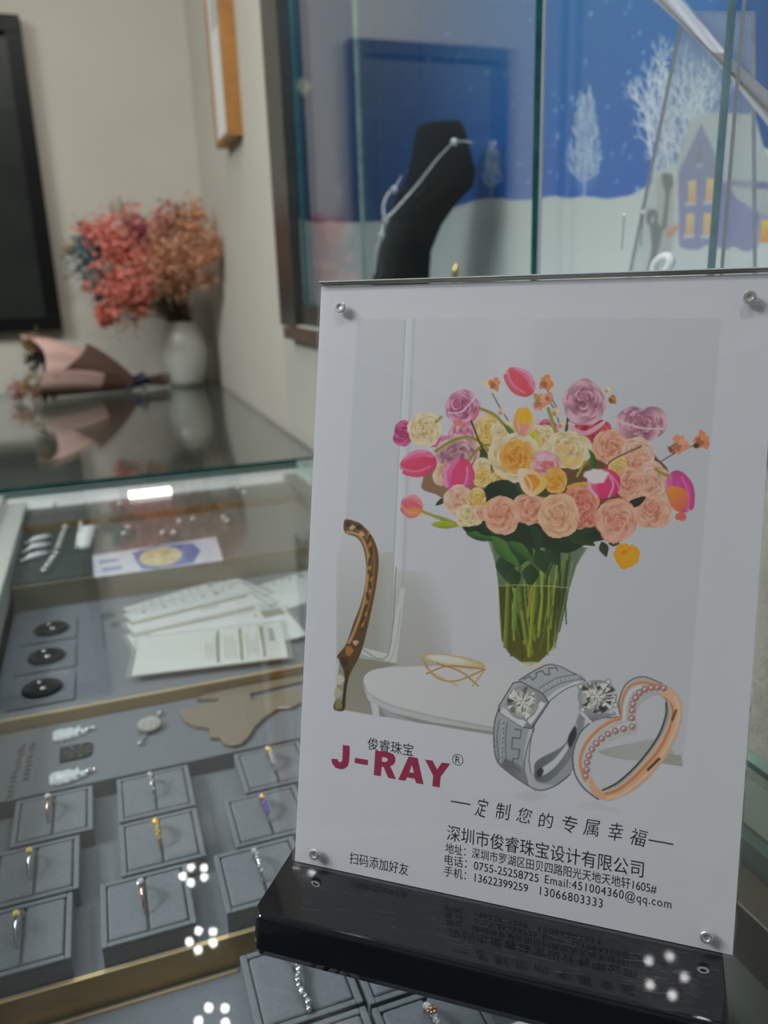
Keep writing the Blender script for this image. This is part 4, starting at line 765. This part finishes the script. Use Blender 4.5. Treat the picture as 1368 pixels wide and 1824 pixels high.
# ---- things on the earring tray
t = thing('earring_board', 'dark green felt board with bead earrings at the left of the back tray', 'display board', (-.06, .79, -.02)); MB().box(-.0915, -.0285, .709, .868, -.0201, -.0185).build('board', M_green, t, bevel=.0005)
for nm, (xa, ya, xb, yb), n in (('first', (-.057, .79, -.052, .862), 6), ('second', (-.0395, .782, -.037, .866), 7), ('third', (-.0665, .725, -.058, .772), 5)):
    t = thing('bead_earring', {'first': 'bead drop earring beside the white bow on the green board', 'second': 'long bead earring with gold tip beside the pleated ornament', 'third': 'short bead earring lowest on the green board'}[nm], 'earring', ((xa + xb) / 2, (ya + yb) / 2, -.018))
    g = MB(); [g.ball((xa + (xb - xa) * i / (n - 1), ya + (yb - ya) * i / (n - 1), -.0152), .0031, 8, 6) for i in range(n)]; g.build('beads', M_silver, t, smooth=True); g = MB(); [g.ball((xa + (xb - xa) * i / (n - 1) - .001, ya + (yb - ya) * i / (n - 1) - .001, -.0125), .0014, 6, 5) for i in range(0, n, 2)]; g.build('stones', M_gold if nm == 'second' else M_gem, t, smooth=True)
t = thing('pleated_ornament', 'white pleated ornament on the green board next to the picture card', 'ornament', (-.033, .82, -.0185)); g = MB()
for i in range(9): y = .783 + .008 * i; g.rings([[(-.0405 + .008 * 0 + .0012 * i * .5 + .0125 * u, y + .0036 * math.cos(a), -.0155 + .003 * math.sin(a)) for a in [6.283 * j / 8 for j in range(8)]] for u in (0, .5, 1)])
g.build('pleats', M_white, t, smooth=True)
t = thing('bow_ornament', 'white ribbon bow at the left edge of the green board', 'ornament', (-.075, .79, -.0185)); g = MB()
for s, y in ((-1, .772), (1, .80), (-1, .828)): g.tube([(-.0885, y - .006, -.0165), (-.08, y + .002 * s, -.0150), (-.071, y + .003, -.0155), (-.0655, y + .008, -.0165)], [.002, .0036, .0034, .002], 8)
g.build('loops', M_white, t, smooth=True)
cd2 = thing('picture_card', 'white and blue picture card with a yellow oval on the back tray', 'card', (.03, .75, -.02)); q4 = [onZ(*p, -.0195) for p in ((165, 990), (385, 956), (398, 998), (168, 1029))]
L_ = [[tuple(p[:2]) + (z,) for p in q4] for z in (-.0198, -.0194)]; MB().rings(L_).build('card', pr('lilac_white_card', (.62, .62, .70), .5, noise=.03, nscale=60), cd2)
e = np.array([q4[0][:2], q4[1][:2], q4[2][:2], q4[3][:2]])
def cp(u, v, z=-.0193): p = (e[0] * (1 - u) + e[1] * u) * (1 - v) + (e[3] * (1 - u) + e[2] * u) * v; return (p[0], p[1], z)
def flat(name, pts, mat, z, par): MB().add([cp(u, v, z) for u, v in pts], [tuple(range(len(pts)))]).build(name, mat, par)
mb_ = pr('blue_print', (.10, .17, .42), .5, noise=.3, nscale=200); my = pr('yellow_print', (.62, .50, .22), .5, noise=.2, nscale=120, col2=(.72, .68, .45))
flat('blue_shape', [(.30, .12), (.5, .02), (.62, .06), (.80, .12), (.84, .5), (.76, .96), (.45, .98), (.36, .92), (.33, .6)], mb_, -.01935, cd2)
flat('yellow_oval', [(.52 + .17 * math.cos(a), .5 + .40 * math.sin(a)) for a in [6.283 * k / 24 for k in range(24)]], my, -.0193, cd2)
k = MB(); [k.add([cp(u + du, v, -.01932), cp(u + du + .022, v, -.01932), cp(u + du + .018, v + .14, -.01932), cp(u + du - .003, v + .14, -.01932)], [(0, 1, 2, 3)]) for u, v in ((.05, .3), (.07, .66)) for du in (0, .03, .06, .09, .12)]; k.build('blue_marks', mb_, cd2)
for i, (x, y) in enumerate(((-.0649, .945), (.0041, .9094), (.0087, .8355), (.0043, .815), (.0407, .8), (.0512, .795), (.061, .8349), (.0753, .8371), (.1062, .8293), (.108, .8147), (.1381, .9216), (.1412, .8977))):
    z = -.0125 if y > .874 else -.0201; nm = ('at the back left corner', 'alone in the middle of the rear step', 'above the left end of the picture card', 'just above the blue lettering of the card', 'left one of a pair above the card', 'right one of a pair above the card', 'left of the central pair', 'right of the central pair', 'upper one of the right pair', 'lower one of the right pair', 'upper one at the right of the rear step', 'lower one at the right of the rear step')[i]
    t = thing('ear_stud', 'tiny silver stud on the back tray, %s' % nm, 'earring', (x, y, z), 'studs on the back tray'); MB().lathe([(.0016, z), (.0016, z + .001), (.0006, z + .0014)], (x, y, 0), 10).build('post', M_silver, t); MB().ball((x, y, z + .0036), .0028, 8, 6).build('stone', M_stud, t, smooth=True)
# ================================================================ vase, dried flowers and the wrapped bouquet on the back counter
GZ = .0066
VX, VY = .186, 1.872
tag(MB().lathe([(.030, GZ), (.036, GZ + .002), (.040, GZ + .015), (.0475, GZ + .045), (.0505, GZ + .075), (.0475, GZ + .103), (.039, GZ + .125), (.0335, GZ + .136), (.0345, GZ + .141), (.0315, GZ + .141), (.0305, GZ + .134), (.034, GZ + .12), (.034, GZ + .06), (.0, GZ + .055)], (VX, VY, 0), 40, caps=True).build('vase', pr('white_ceramic', (.50, .51, .45), .3, noise=.02, nscale=30, coat=.2), smooth=True), 'white ovoid ceramic vase on the back counter in the room corner', 'vase')
M_stem = pr('dry_stem', (.10, .045, .02), .8, noise=.3, nscale=300); M_stem2 = pr('khaki_stem', (.26, .19, .09), .8, noise=.3, nscale=300)
def petalmat(n, c, c2): return pr(n, tuple(lin(c)), .7, noise=.2, nscale=90, col2=tuple(lin(c2)))
PM = dict(coral=petalmat('coral_petals', (240, 112, 100), (255, 172, 150)), peach=petalmat('peach_petals', (214, 142, 100), (240, 186, 146)), wine=petalmat('wine_petals', (150, 52, 84), (190, 90, 116)), teal=petalmat('teal_petals', (44, 84, 100), (84, 126, 134)), khaki=petalmat('khaki_seeds', (140, 108, 56), (190, 160, 100)), pink=petalmat('pink_petals', (222, 92, 104), (240, 130, 130)))
def blossom(mb, p, r, rnd):
    a = Vector((rnd.gauss(0, 1), rnd.gauss(0, 1), rnd.gauss(0, 1))).normalized(); x, y = frame_of(a); n = 5
    v = [Vector(p)] ; f = []
    for k in range(n):
        t = 6.283 * k / n + rnd.uniform(-.3, .3); d = x * math.cos(t) + y * math.sin(t); e = x * math.cos(t + .5) + y * math.sin(t + .5); g_ = x * math.cos(t - .5) + y * math.sin(t - .5); b = len(v)
        v += [Vector(p) + (e * .6 + a * .35) * r, Vector(p) + (d + a * .55) * r, Vector(p) + (g_ * .6 + a * .35) * r]; f.append((0, b, b + 1, b + 2))
    mb.add(v, f)
def spray(kind, px, py, yy, rpx, n, label, group, br=.0036, stem=None, flat_=.75):
    c = Vector(onY(px, py, yy)); r = rpx * .00142; t = thing(kind + '_spray', label, 'dried flowers', (VX, VY, GZ + .09), group); rnd = random.Random(int(px * 7 + py))
    base = Vector((VX + rnd.uniform(-.014, .014), VY + rnd.uniform(-.014, .014), GZ + .07)); neck = Vector((VX + (c.x - VX) * .1 + rnd.uniform(-.012, .012), VY + rnd.uniform(-.014, .012), GZ + .142)); s = MB(); b = MB()
    low = c - (c - neck).normalized() * r * .8
    s.tube([base, neck, (neck + low) / 2 + Vector((0, 0, .012)), low], [.0016, .0014, .0012, .0010], 5)
    for k in range(26):
        d = Vector((rnd.gauss(0, 1), rnd.gauss(0, 1) * flat_, rnd.gauss(0, 1))).normalized() * r * rnd.uniform(.45, 1); e = c + d
        if e.x > XW - .008: e.x = XW - .008
        if e.y > YW - .01: e.y = YW - .01
        mid = low.lerp(e, .5) + Vector((0, 0, -.006)); s.tube([low, mid, e], [.0008, .0006, .0004], 4, caps=False)
        for q in range(n // 26):
            p = mid.lerp(e, rnd.uniform(.25, 1.1)) + Vector((rnd.gauss(0, 1), rnd.gauss(0, 1), rnd.gauss(0, 1))) * r * .16
            p.x = min(p.x, XW - .006); p.y = min(p.y, YW - .006); blossom(b, p, br * rnd.uniform(.7, 1.35), rnd)
    s.build('stem', stem or M_stem, t); b.build('blossoms', PM[kind], t); return t
for px, py, yy, r in ((190, 425, 1.80, 48), (228, 478, 1.77, 52), (248, 425, 1.82, 46), (196, 515, 1.78, 40), (272, 470, 1.77, 42), (170, 418, 1.84, 26), (240, 535, 1.80, 24), (185, 560, 1.79, 16)): spray('coral', px, py, yy, r, 420, 'coral pink dried spray in the left half of the white vase', 'coral sprays in the vase', .0058)
for px, py, yy, r in ((322, 425, 1.74, 52), (345, 466, 1.72, 42), (305, 482, 1.76, 40), (360, 428, 1.69, 34), (338, 388, 1.76, 34), (300, 455, 1.72, 40)): spray('peach', px, py, yy, r, 520, 'peach brown dried spray in the right half of the white vase', 'peach sprays in the vase', .0042)
for px, py, yy, r in ((246, 402, 1.77, 22), (304, 384, 1.77, 24), (284, 405, 1.74, 24)): spray('wine', px, py, yy, r, 110, 'dark wine coloured dried spray near the top of the bouquet', 'wine sprays in the vase', .005)
for px, py, yy, r in ((155, 445, 1.80, 26), (162, 476, 1.79, 30), (186, 520, 1.80, 22)): spray('teal', px, py, yy, r, 150, 'blue teal dried spray at the left edge of the bouquet', 'teal sprays in the vase', .0055)
for px, py, yy, r, lb in ((212, 372, 1.86, 20, 'thin khaki grass stalk rising above the coral flowers'), (216, 568, 1.75, 34, 'drooping khaki spray hanging below the coral flowers at left'), (122, 440, 1.86, 12, 'small khaki twig sticking out left of the bouquet')): spray('khaki', px, py, yy, r, 80, lb, None, .003, M_stem2)
k = MB()
for i in range(46):
    a = R.uniform(0, 6.28); p0 = Vector((VX + .02 * math.cos(a) * R.random(), VY + .02 * math.sin(a) * R.random(), GZ + .06)); e = Vector(onY(R.uniform(255, 345), R.uniform(495, 548), VY - .03)); k.tube([p0, Vector((VX + .022 * math.cos(a), VY + .022 * math.sin(a), GZ + .142)), e], [.0016, .0016, .0007], 5)
tag(k.build('stem_bundle', M_stem), 'dark brown bunch of dried stems filling the neck of the white vase', 'dried stems')

wb = thing('wrapped_bouquet', 'bouquet wrapped in pink paper lying on the back counter beside the vase', 'bouquet', (-.03, 1.82, GZ))
M_pink = pr('pink_kraft_paper', tuple(lin((226, 186, 174))), .55, noise=.05, nscale=30); M_brown = pr('brown_wrap', (.085, .042, .028), .55, noise=.2, nscale=30)
ax0, ax1 = Vector((-.118, 1.80, 0)), Vector((.072, 1.845, 0)); axd = (ax1 - ax0).normalized(); axn = Vector((-axd.y, axd.x, 0))
def cone(u0, u1, a0, a1, r0, r1, fold, seed, n=40, nl=12, lip=0.0, lift=0):
    L = []
    for i in range(nl + 1):
        u = u0 + (u1 - u0) * i / nl; row = []
        for j in range(n + 1):
            a = a0 + (a1 - a0) * j / n; r = (r0 + (r1 - r0) * max(u, 0) ** 1.6) * (1 + fold * math.sin(a * 5 + seed) * (1 - u) + fold * .5 * math.sin(a * 11 + 2 * seed))
            uu = u + lip * (1 - u) * math.sin(a * 2 + seed); zc = max(r0 + (r1 - r0) * max(u, 0) ** 1.6, .016) * 1.06 + GZ + lift
            p = ax0 + (ax1 - ax0) * uu + axn * r * math.cos(a); p.z = max(GZ + .0006, zc + r * math.sin(a)); row.append(p)
        L.append(row)
    return L
MB().rings(cone(.1, 1.0, 0, 6.283, .051, .012, .03, 1), False, False).build('brown_wrap', M_brown, wb, smooth=True)
o = MB().rings(cone(-.04, .60, .5, 4.0, .063, .0145, .035, 2.2, lip=.08), False, False).build('pink_paper', M_pink, wb); md = o.modifiers.new('thickness', 'SOLIDIFY'); md.thickness = .0008
o = MB().rings(cone(.25, .95, 2.3, 5.7, .0665, .0145, .02, 3.25, lip=.3), False, False).build('brown_paper_flap', pr('brown_kraft', (.17, .095, .07), .55, noise=.12, nscale=30), wb); md = o.modifiers.new('thickness', 'SOLIDIFY'); md.thickness = .0008
k = MB(); rb = ax1 + Vector((0, 0, GZ + .019)); k.tube([rb - axd * .012, rb + axd * .008], [.0155, .0155], 16)
for s_ in (-1, 1): k.tube([rb + Vector((0, -.012, .008)), rb + Vector((s_ * .018, -.022, .020)), rb + Vector((s_ * .022, -.02, .008)), rb + Vector((0, -.014, .004))], .004, 6); k.tube([rb + Vector((0, -.016, .002)), rb + Vector((s_ * .014, -.024, -.008)), rb + Vector((s_ * .018, -.026, -.017))], .0028, 6)
k.build('ribbon', pr('violet_ribbon', (.05, .05, .12), .5, noise=.2, nscale=80), wb, smooth=True)
k = MB()
for i in range(26): a = R.uniform(0, 6.28); q = R.uniform(0, .012); e = ax1 + axd * R.uniform(.055, .078) + axn * (R.uniform(-.016, .012)); k.tube([ax1 + axn * q * math.cos(a) + Vector((0, 0, GZ + .019 + q * math.sin(a))), Vector((e.x, e.y, GZ + .0045 + R.uniform(.0, .026)))], .0022, 5)
k.build('stems', M_stem, wb)
for nm, cols, pts, rr in (('dried_flowers', 'khaki', ((62, 672), (45, 690), (85, 690), (70, 700), (100, 684), (50, 612), (66, 608), (40, 698)), .0045), ('dark_foliage', None, ((62, 640), (70, 634), (82, 698), (98, 694)), .007), ('lilac_flowers', 'wine', ((28, 692), (38, 704), (60, 695)), .004)):
    b = MB(); rnd = random.Random(5); s = MB()
    for px, py in pts:
        c = Vector(onY(px, py, 1.79)); c.z = max(c.z, GZ + .014)
        for i in range(46): p = c + Vector((rnd.gauss(0, 1), rnd.gauss(0, 1), rnd.gauss(0, 1))) * .0085; p.z = max(p.z, GZ + .004); blossom(b, p, rr * rnd.uniform(.6, 1.3), rnd)
        s.tube([ax0 + axd * .06 + Vector((0, 0, .05)), c], [.001, .0007], 4)
    b.build(nm, PM[cols] if cols else pr('dark_leaves', (.02, .014, .01), .7, noise=.3, nscale=90), wb); s.build('flower_stems', M_stem2, wb)

# ================================================================ the leaning acrylic sign
O = np.array([.0461, .2468, .0153]); A = np.array([.787, -.617, 0.]); UU = np.array([.1552, .1979, .9679]); NF = np.cross(A, UU); HN = np.array([.617, .787, 0.])
def sh(s, t, d=0.): return O + A * (s / 1000) + UU * (t / 1000) + NF * (d / 1000)
sg = thing('sign_holder', 'leaning clear acrylic sign with printed flower sheet on a black base', 'sign', tuple(O))
def slab(name, s0, s1, t0, t1, d0, d1, mats, bev=0):
    v = [tuple(sh(s, t, d)) for d in (d0, d1) for t in (t0, t1) for s in (s0, s1)]; m_ = MB().add(v, [(0, 1, 3, 2), (4, 6, 7, 5)], 0).add(v, [(0, 4, 5, 1), (2, 3, 7, 6), (0, 2, 6, 4), (1, 5, 7, 3)], 1)
    return m_.build(name, mats, sg, bevel=bev)
WS, HS = 149.8, 211.7
slab('back_panel', 0, WS, 0, HS, -3.4, -.5, [M_acryl, M_acryl]); slab('front_panel', 0, WS, 0, HS, .35, 2.0, [M_acryl, M_acryl]); slab('top_edge', 0, WS, HS, HS + .35, -3.4, 2.0, [M_acr_edge, M_acr_edge])
paper = slab('printed_sheet', .15, WS - .3, .2, HS - 1.2, -.4, -.05, [pr('sheet_paper', (.715, .73, .765), .6, noise=.012, nscale=90), M_white])
nu, nv = 460, 560; U0, U1, T0, T1 = 10.5, 136.5, 35.2, 200.2
uu, tt_ = np.meshgrid(np.linspace(U0, U1, nu), np.linspace(T0, T1, nv)); P = O + A * (uu.ravel()[:, None] / 1000) + UU * (tt_.ravel()[:, None] / 1000) + NF * (-.00003)
gx, gy = pix(P); S = Painter(gx, gy, (173, 176, 186)); paint_photo(S)
pc = lin(np.clip(S.c, 0, 1) * 255) * (np.array([.715, .73, .765]) / lin((173, 176, 186)))
mx = pc.max(1, keepdims=True); pc = pc * np.where(mx > .77, (.77 + .17 * (1 - np.exp(-(mx - .77) / .35))) / mx, 1.)
print_mesh('photo_print', P, nu, nv, np.clip(pc, 0, .94), M_photo, paper)
def sheet_mat(s, t, d=0.): return Matrix(((A[0], UU[0], NF[0], sh(s, t, d)[0]), (A[1], UU[1], NF[1], sh(s, t, d)[1]), (A[2], UU[2], NF[2], sh(s, t, d)[2]), (0, 0, 0, 1)))
def text_mesh(txt, bold=0., space=1.):
    c = bpy.data.curves.new('lettering', 'FONT'); c.body = txt; c.size = 1; c.offset = bold; c.space_character = space; c.resolution_u = 4
    o = bpy.data.objects.new('lettering', c); C.objects.link(o); dg = bpy.context.evaluated_depsgraph_get(); me = bpy.data.meshes.new_from_object(o.evaluated_get(dg)); bpy.data.objects.remove(o); return me
def lettering(name, txt, s0, t0, s1, t1, mat, bold=0., space=1., d=.0, shear=0, rot=0):
    me = text_mesh(txt, bold, space); n = len(me.vertices)
    if not n: return None
    co = np.empty(n * 3, np.float32); me.vertices.foreach_get('co', co); co = co.reshape(-1, 3); lo, hi = co.min(0), co.max(0)
    x = (co[:, 0] - lo[0]) / (hi[0] - lo[0]) ; y = (co[:, 1] - lo[1]) / (hi[1] - lo[1])
    X = (s1 - s0) * x; Yv = (t1 - t0) * y; X = X + shear * Yv; cx, cy = (s1 - s0) / 2, (t1 - t0) / 2; dx, dy = X - cx, Yv - cy
    X = cx + dx * math.cos(rot) - dy * math.sin(rot); Yv = cy + dx * math.sin(rot) + dy * math.cos(rot)
    P = np.array([sh(s0 + a, t0 + b, .01 + d) for a, b in zip(X, Yv)], np.float32); me.vertices.foreach_set('co', P.ravel()); me.materials.clear(); me.materials.append(mat); me.update()
    o = bpy.data.objects.new(name, me); C.objects.link(o); o.parent = paper; o.matrix_parent_inverse = world_of(paper).inverted(); return o
lettering('shop_lettering', '俊睿珠宝', 26.3, 46.2, 43.3, 50.6, M_ink)
lettering('caption_lettering', '扫码添加好友', 21.6, 3.6, 43.8, 7.9, M_ink)
lettering('company_lettering', '深圳市俊睿珠宝设计有限公司', 56.9, 19.0, 121.8, 24.5, M_ink)
lettering('address_lettering', '地址：深圳市罗湖区田贝四路阳光天地天地轩1605#', 56.7, 14.5, 126.1, 18.2, M_ink)
lettering('phone_lettering', '电话：0755-25258725', 56.6, 10.4, 88.9, 14.1, M_ink)
lettering('email_lettering', 'Email:451004360@qq.com', 91.0, 10.0, 130.8, 13.9, M_ink, space=1.12)
lettering('mobile_lettering', '手机：13622399259', 56.5, 6.3, 85.6, 9.9, M_ink)
lettering('mobile_lettering', '13066803333', 89.6, 6.6, 109.9, 9.5, M_ink, space=1.1)
lettering('registered_mark', 'R', 58.5, 46.4, 60.1, 48.8, M_ink)
def strip(name, loops, mat, d=.01):
    m_ = MB()
    for P in loops: m_.add([tuple(sh(x, y, d)) for x, y in P], [tuple(range(len(P)))])
    return m_.build(name, mat, paper)
k = MB(); n = 32
for i in range(n):
    a, b = 6.2832 * i / n, 6.2832 * (i + 1) / n; k.add([tuple(sh(59.3 + r * math.cos(t), 47.6 + r * math.sin(t), .012)) for r, t in ((1.95, a), (1.95, b), (1.75, b), (1.75, a))], [(0, 1, 2, 3)])
k.build('registered_ring', M_ink, paper)
# crimson brand letters, heavy and wide, measured on the sheet
def inv(px, py):
    q = np.linalg.solve(np.stack([A, UU, -ray(px, py)], 1), CAM_P - O); return q[0] * 1000, q[1] * 1000
z7 = lambda pts: [inv(580 + x / 4.886, 1300 + y / 4.886) for x, y in pts]
def tri_poly(name, loops, mat):
    cu_ = bpy.data.curves.new(name, 'CURVE'); cu_.dimensions = '2D'; cu_.fill_mode = 'BOTH'
    for P in loops:
        sp = cu_.splines.new('POLY'); sp.points.add(len(P) - 1); sp.use_cyclic_u = True
        for q, p in zip(sp.points, P): q.co = (p[0], p[1], 0, 1)
    o = bpy.data.objects.new(name, cu_); C.objects.link(o); dg = bpy.context.evaluated_depsgraph_get(); me = bpy.data.meshes.new_from_object(o.evaluated_get(dg)); bpy.data.objects.remove(o)
    for v in me.vertices: v.co = Vector(sh(v.co.x, v.co.y, .012))
    me.materials.clear(); me.materials.append(mat); o = bpy.data.objects.new(name, me); C.objects.link(o); o.parent = paper; o.matrix_parent_inverse = world_of(paper).inverted(); return o
tri_poly('brand_letter', [z7([(150, 130), (210, 140), (205, 270), (192, 315), (160, 340), (125, 343), (85, 330), (58, 295), (48, 252), (104, 255), (110, 275), (125, 282), (140, 275), (146, 255)])], M_red)
tri_poly('brand_letter', [z7([(255, 243), (368, 262), (367, 308), (252, 288)])], M_red)
tri_poly('brand_letter', [z7([(432, 180), (545, 194), (590, 212), (607, 245), (605, 278), (590, 303), (560, 318), (575, 345), (612, 430), (545, 418), (505, 325), (488, 318), (480, 404), (418, 393)]), z7([(490, 236), (530, 243), (543, 258), (536, 274), (518, 280), (488, 276)])], M_red)
tri_poly('brand_letter', [z7([(722, 232), (800, 245), (852, 474), (788, 464), (775, 425), (708, 413), (693, 444), (632, 434)]), z7([(750, 303), (728, 368), (768, 375)])], M_red)
tri_poly('brand_letter', [z7([(865, 258), (930, 268), (970, 345), (1012, 285), (1084, 295), (1000, 408), (992, 502), (928, 490), (936, 400)])], M_red)
# slogan in a loose hand
for (x0, y0, x1, y1) in ((803, 1427, 838, 1433), (1155, 1496, 1199, 1504)):
    (a, b), (c, d_) = inv(x0, y0), inv(x1, y1); strip('slogan_dash', [[(a, b - .22), (c, d_ - .22), (c, d_ + .22), (a, b + .22)]], M_ink)
z8 = lambda x, y: inv(780 + x / 3.109, 1410 + y / 3.109)
for i, (ch_, x0, y0, x1, y1) in enumerate((('定', 200, 35, 275, 145), ('制', 308, 62, 400, 160), ('您', 428, 88, 520, 178), ('的', 548, 118, 640, 205), ('专', 672, 130, 772, 232), ('属', 795, 155, 895, 250), ('幸', 930, 172, 1028, 278), ('福', 1052, 205, 1156, 305))):
    a, b = z8(x0, (y0 + y1) / 2); c, d_ = z8(x1, (y0 + y1) / 2 + 12); (e_, f_) = z8((x0 + x1) / 2, y0); (g_, h_) = z8((x0 + x1) / 2, y1)
    lettering('slogan_lettering', ch_, a + .4, h_ + .3, c - .6, f_, M_ink, bold=-.004, shear=.14, rot=(-.06, .05, -.08, .07, -.05, .04, .06, -.07)[i])
# screws
for s_, t_ in ((8.8, 202.6), (141.3, 202.9), (8.9, 5.6), (141.4, 5.5)):
    k = MB(); Lr = [(2.0, 2.0), (2.0, 3.0), (1.75, 3.3), (1.05, 3.3), (.75, 2.9), (.0, 2.85)]
    k.rings([[tuple(sh(s_ + r * math.cos(6.283 * j / 20), t_ + r * math.sin(6.283 * j / 20), d)) for j in range(20)] for r, d in Lr]); k.build('screw', M_steel, sg, smooth=False)
# black base: wedge front, chamfered edges
def bpt(s, dd, z): p = O + A * (s / 1000) + HN * dd; return (p[0], p[1], z)
prof = [(.0175, .0004), (.0185, .0014), (.0185, .0140), (.0172, .0153), (-.0262, .0153), (-.0276, .0142), (-.0304, .0040), (-.0292, .0004)]
L = []
for s_, ins in ((-3.4, .0056), (-.8, .0), (144.6, .0), (146.8, .004)):
    L.append([bpt(s_, d * (1 - ins * 20), z) for d, z in prof])
MB().rings(L).build('base', M_black, sg, bevel=.0006)
k = MB(); rr = random.Random(12)
def scratch(s_, dd, L_, a, w_):
    c_, n_ = math.cos(a), math.sin(a); q = [bpt(s_ - L_ / 2 * c_ + x * n_ * 1000 * 0 , dd, 0) for x in (0,)]
    p = [(s_ - L_ / 2 * c_, dd - L_ / 2000 * n_), (s_ + L_ / 2 * c_, dd + L_ / 2000 * n_)]
    k.add([bpt(p[0][0], p[0][1] - w_, .01533), bpt(p[1][0], p[1][1] - w_, .01533), bpt(p[1][0], p[1][1] + w_, .01533), bpt(p[0][0], p[0][1] + w_, .01533)], [(0, 1, 2, 3)])
for i in range(60): scratch(rr.uniform(8, 143), rr.uniform(-.024, -.001), rr.uniform(1, 9), rr.gauss(0, .12), .00002)
for i in range(40): scratch(rr.uniform(118, 143), rr.uniform(-.024, -.002), rr.uniform(1, 6), rr.gauss(0, .3), .00003)
k.build('scratches', pr('scratch_grey', (.10, .10, .11), .5, noise=.3, nscale=300), sg)
# ================================================================ ceiling spot clusters (some show up as reflections, the rest are added for light)
def led_spot(power):
    mt = pr('led_lens', (1, .99, .96), .3, emit=power)
    t = thing('ceiling_spot', 'round ceiling spot with five bright lenses over the counter', 'ceiling light', (0, 0, CEIL), 'ceiling spots')  # shared by the reflected spots and the ones added for light
    MB().lathe([(.065, CEIL - .0005), (.065, CEIL - .014), (.058, CEIL - .018), (.0, CEIL - .018)], (0, 0, 0), 40).build('housing', M_alu, t, smooth=False)
    for i in range(5):
        a = 6.2832 * i / 5 + .5; MB().lathe([(.0005, CEIL - .0225), (.0062, CEIL - .0215), (.0068, CEIL - .0182)], (.031 * math.cos(a), .031 * math.sin(a), 0), 16).build('lens', mt, t)
    return t
for x, y, pw in ((.078, 1.86, LED_DIM), (.069, 1.628, LED_DIM), (.063, 1.402, LED_DIM), (-.03, -.16, LED_FRONT), (.05, .85, LED_POWER), (-.3, .62, LED_POWER), (-.6, .2, LED_POWER)):  # the full-power spots are added to light the trays from above
    place('led%d' % pw, lambda: led_spot(pw), (x, y, CEIL), 'round ceiling spot with five bright lenses over the counter', 'ceiling spots')  # same label for the reflected spots and the ones added for light
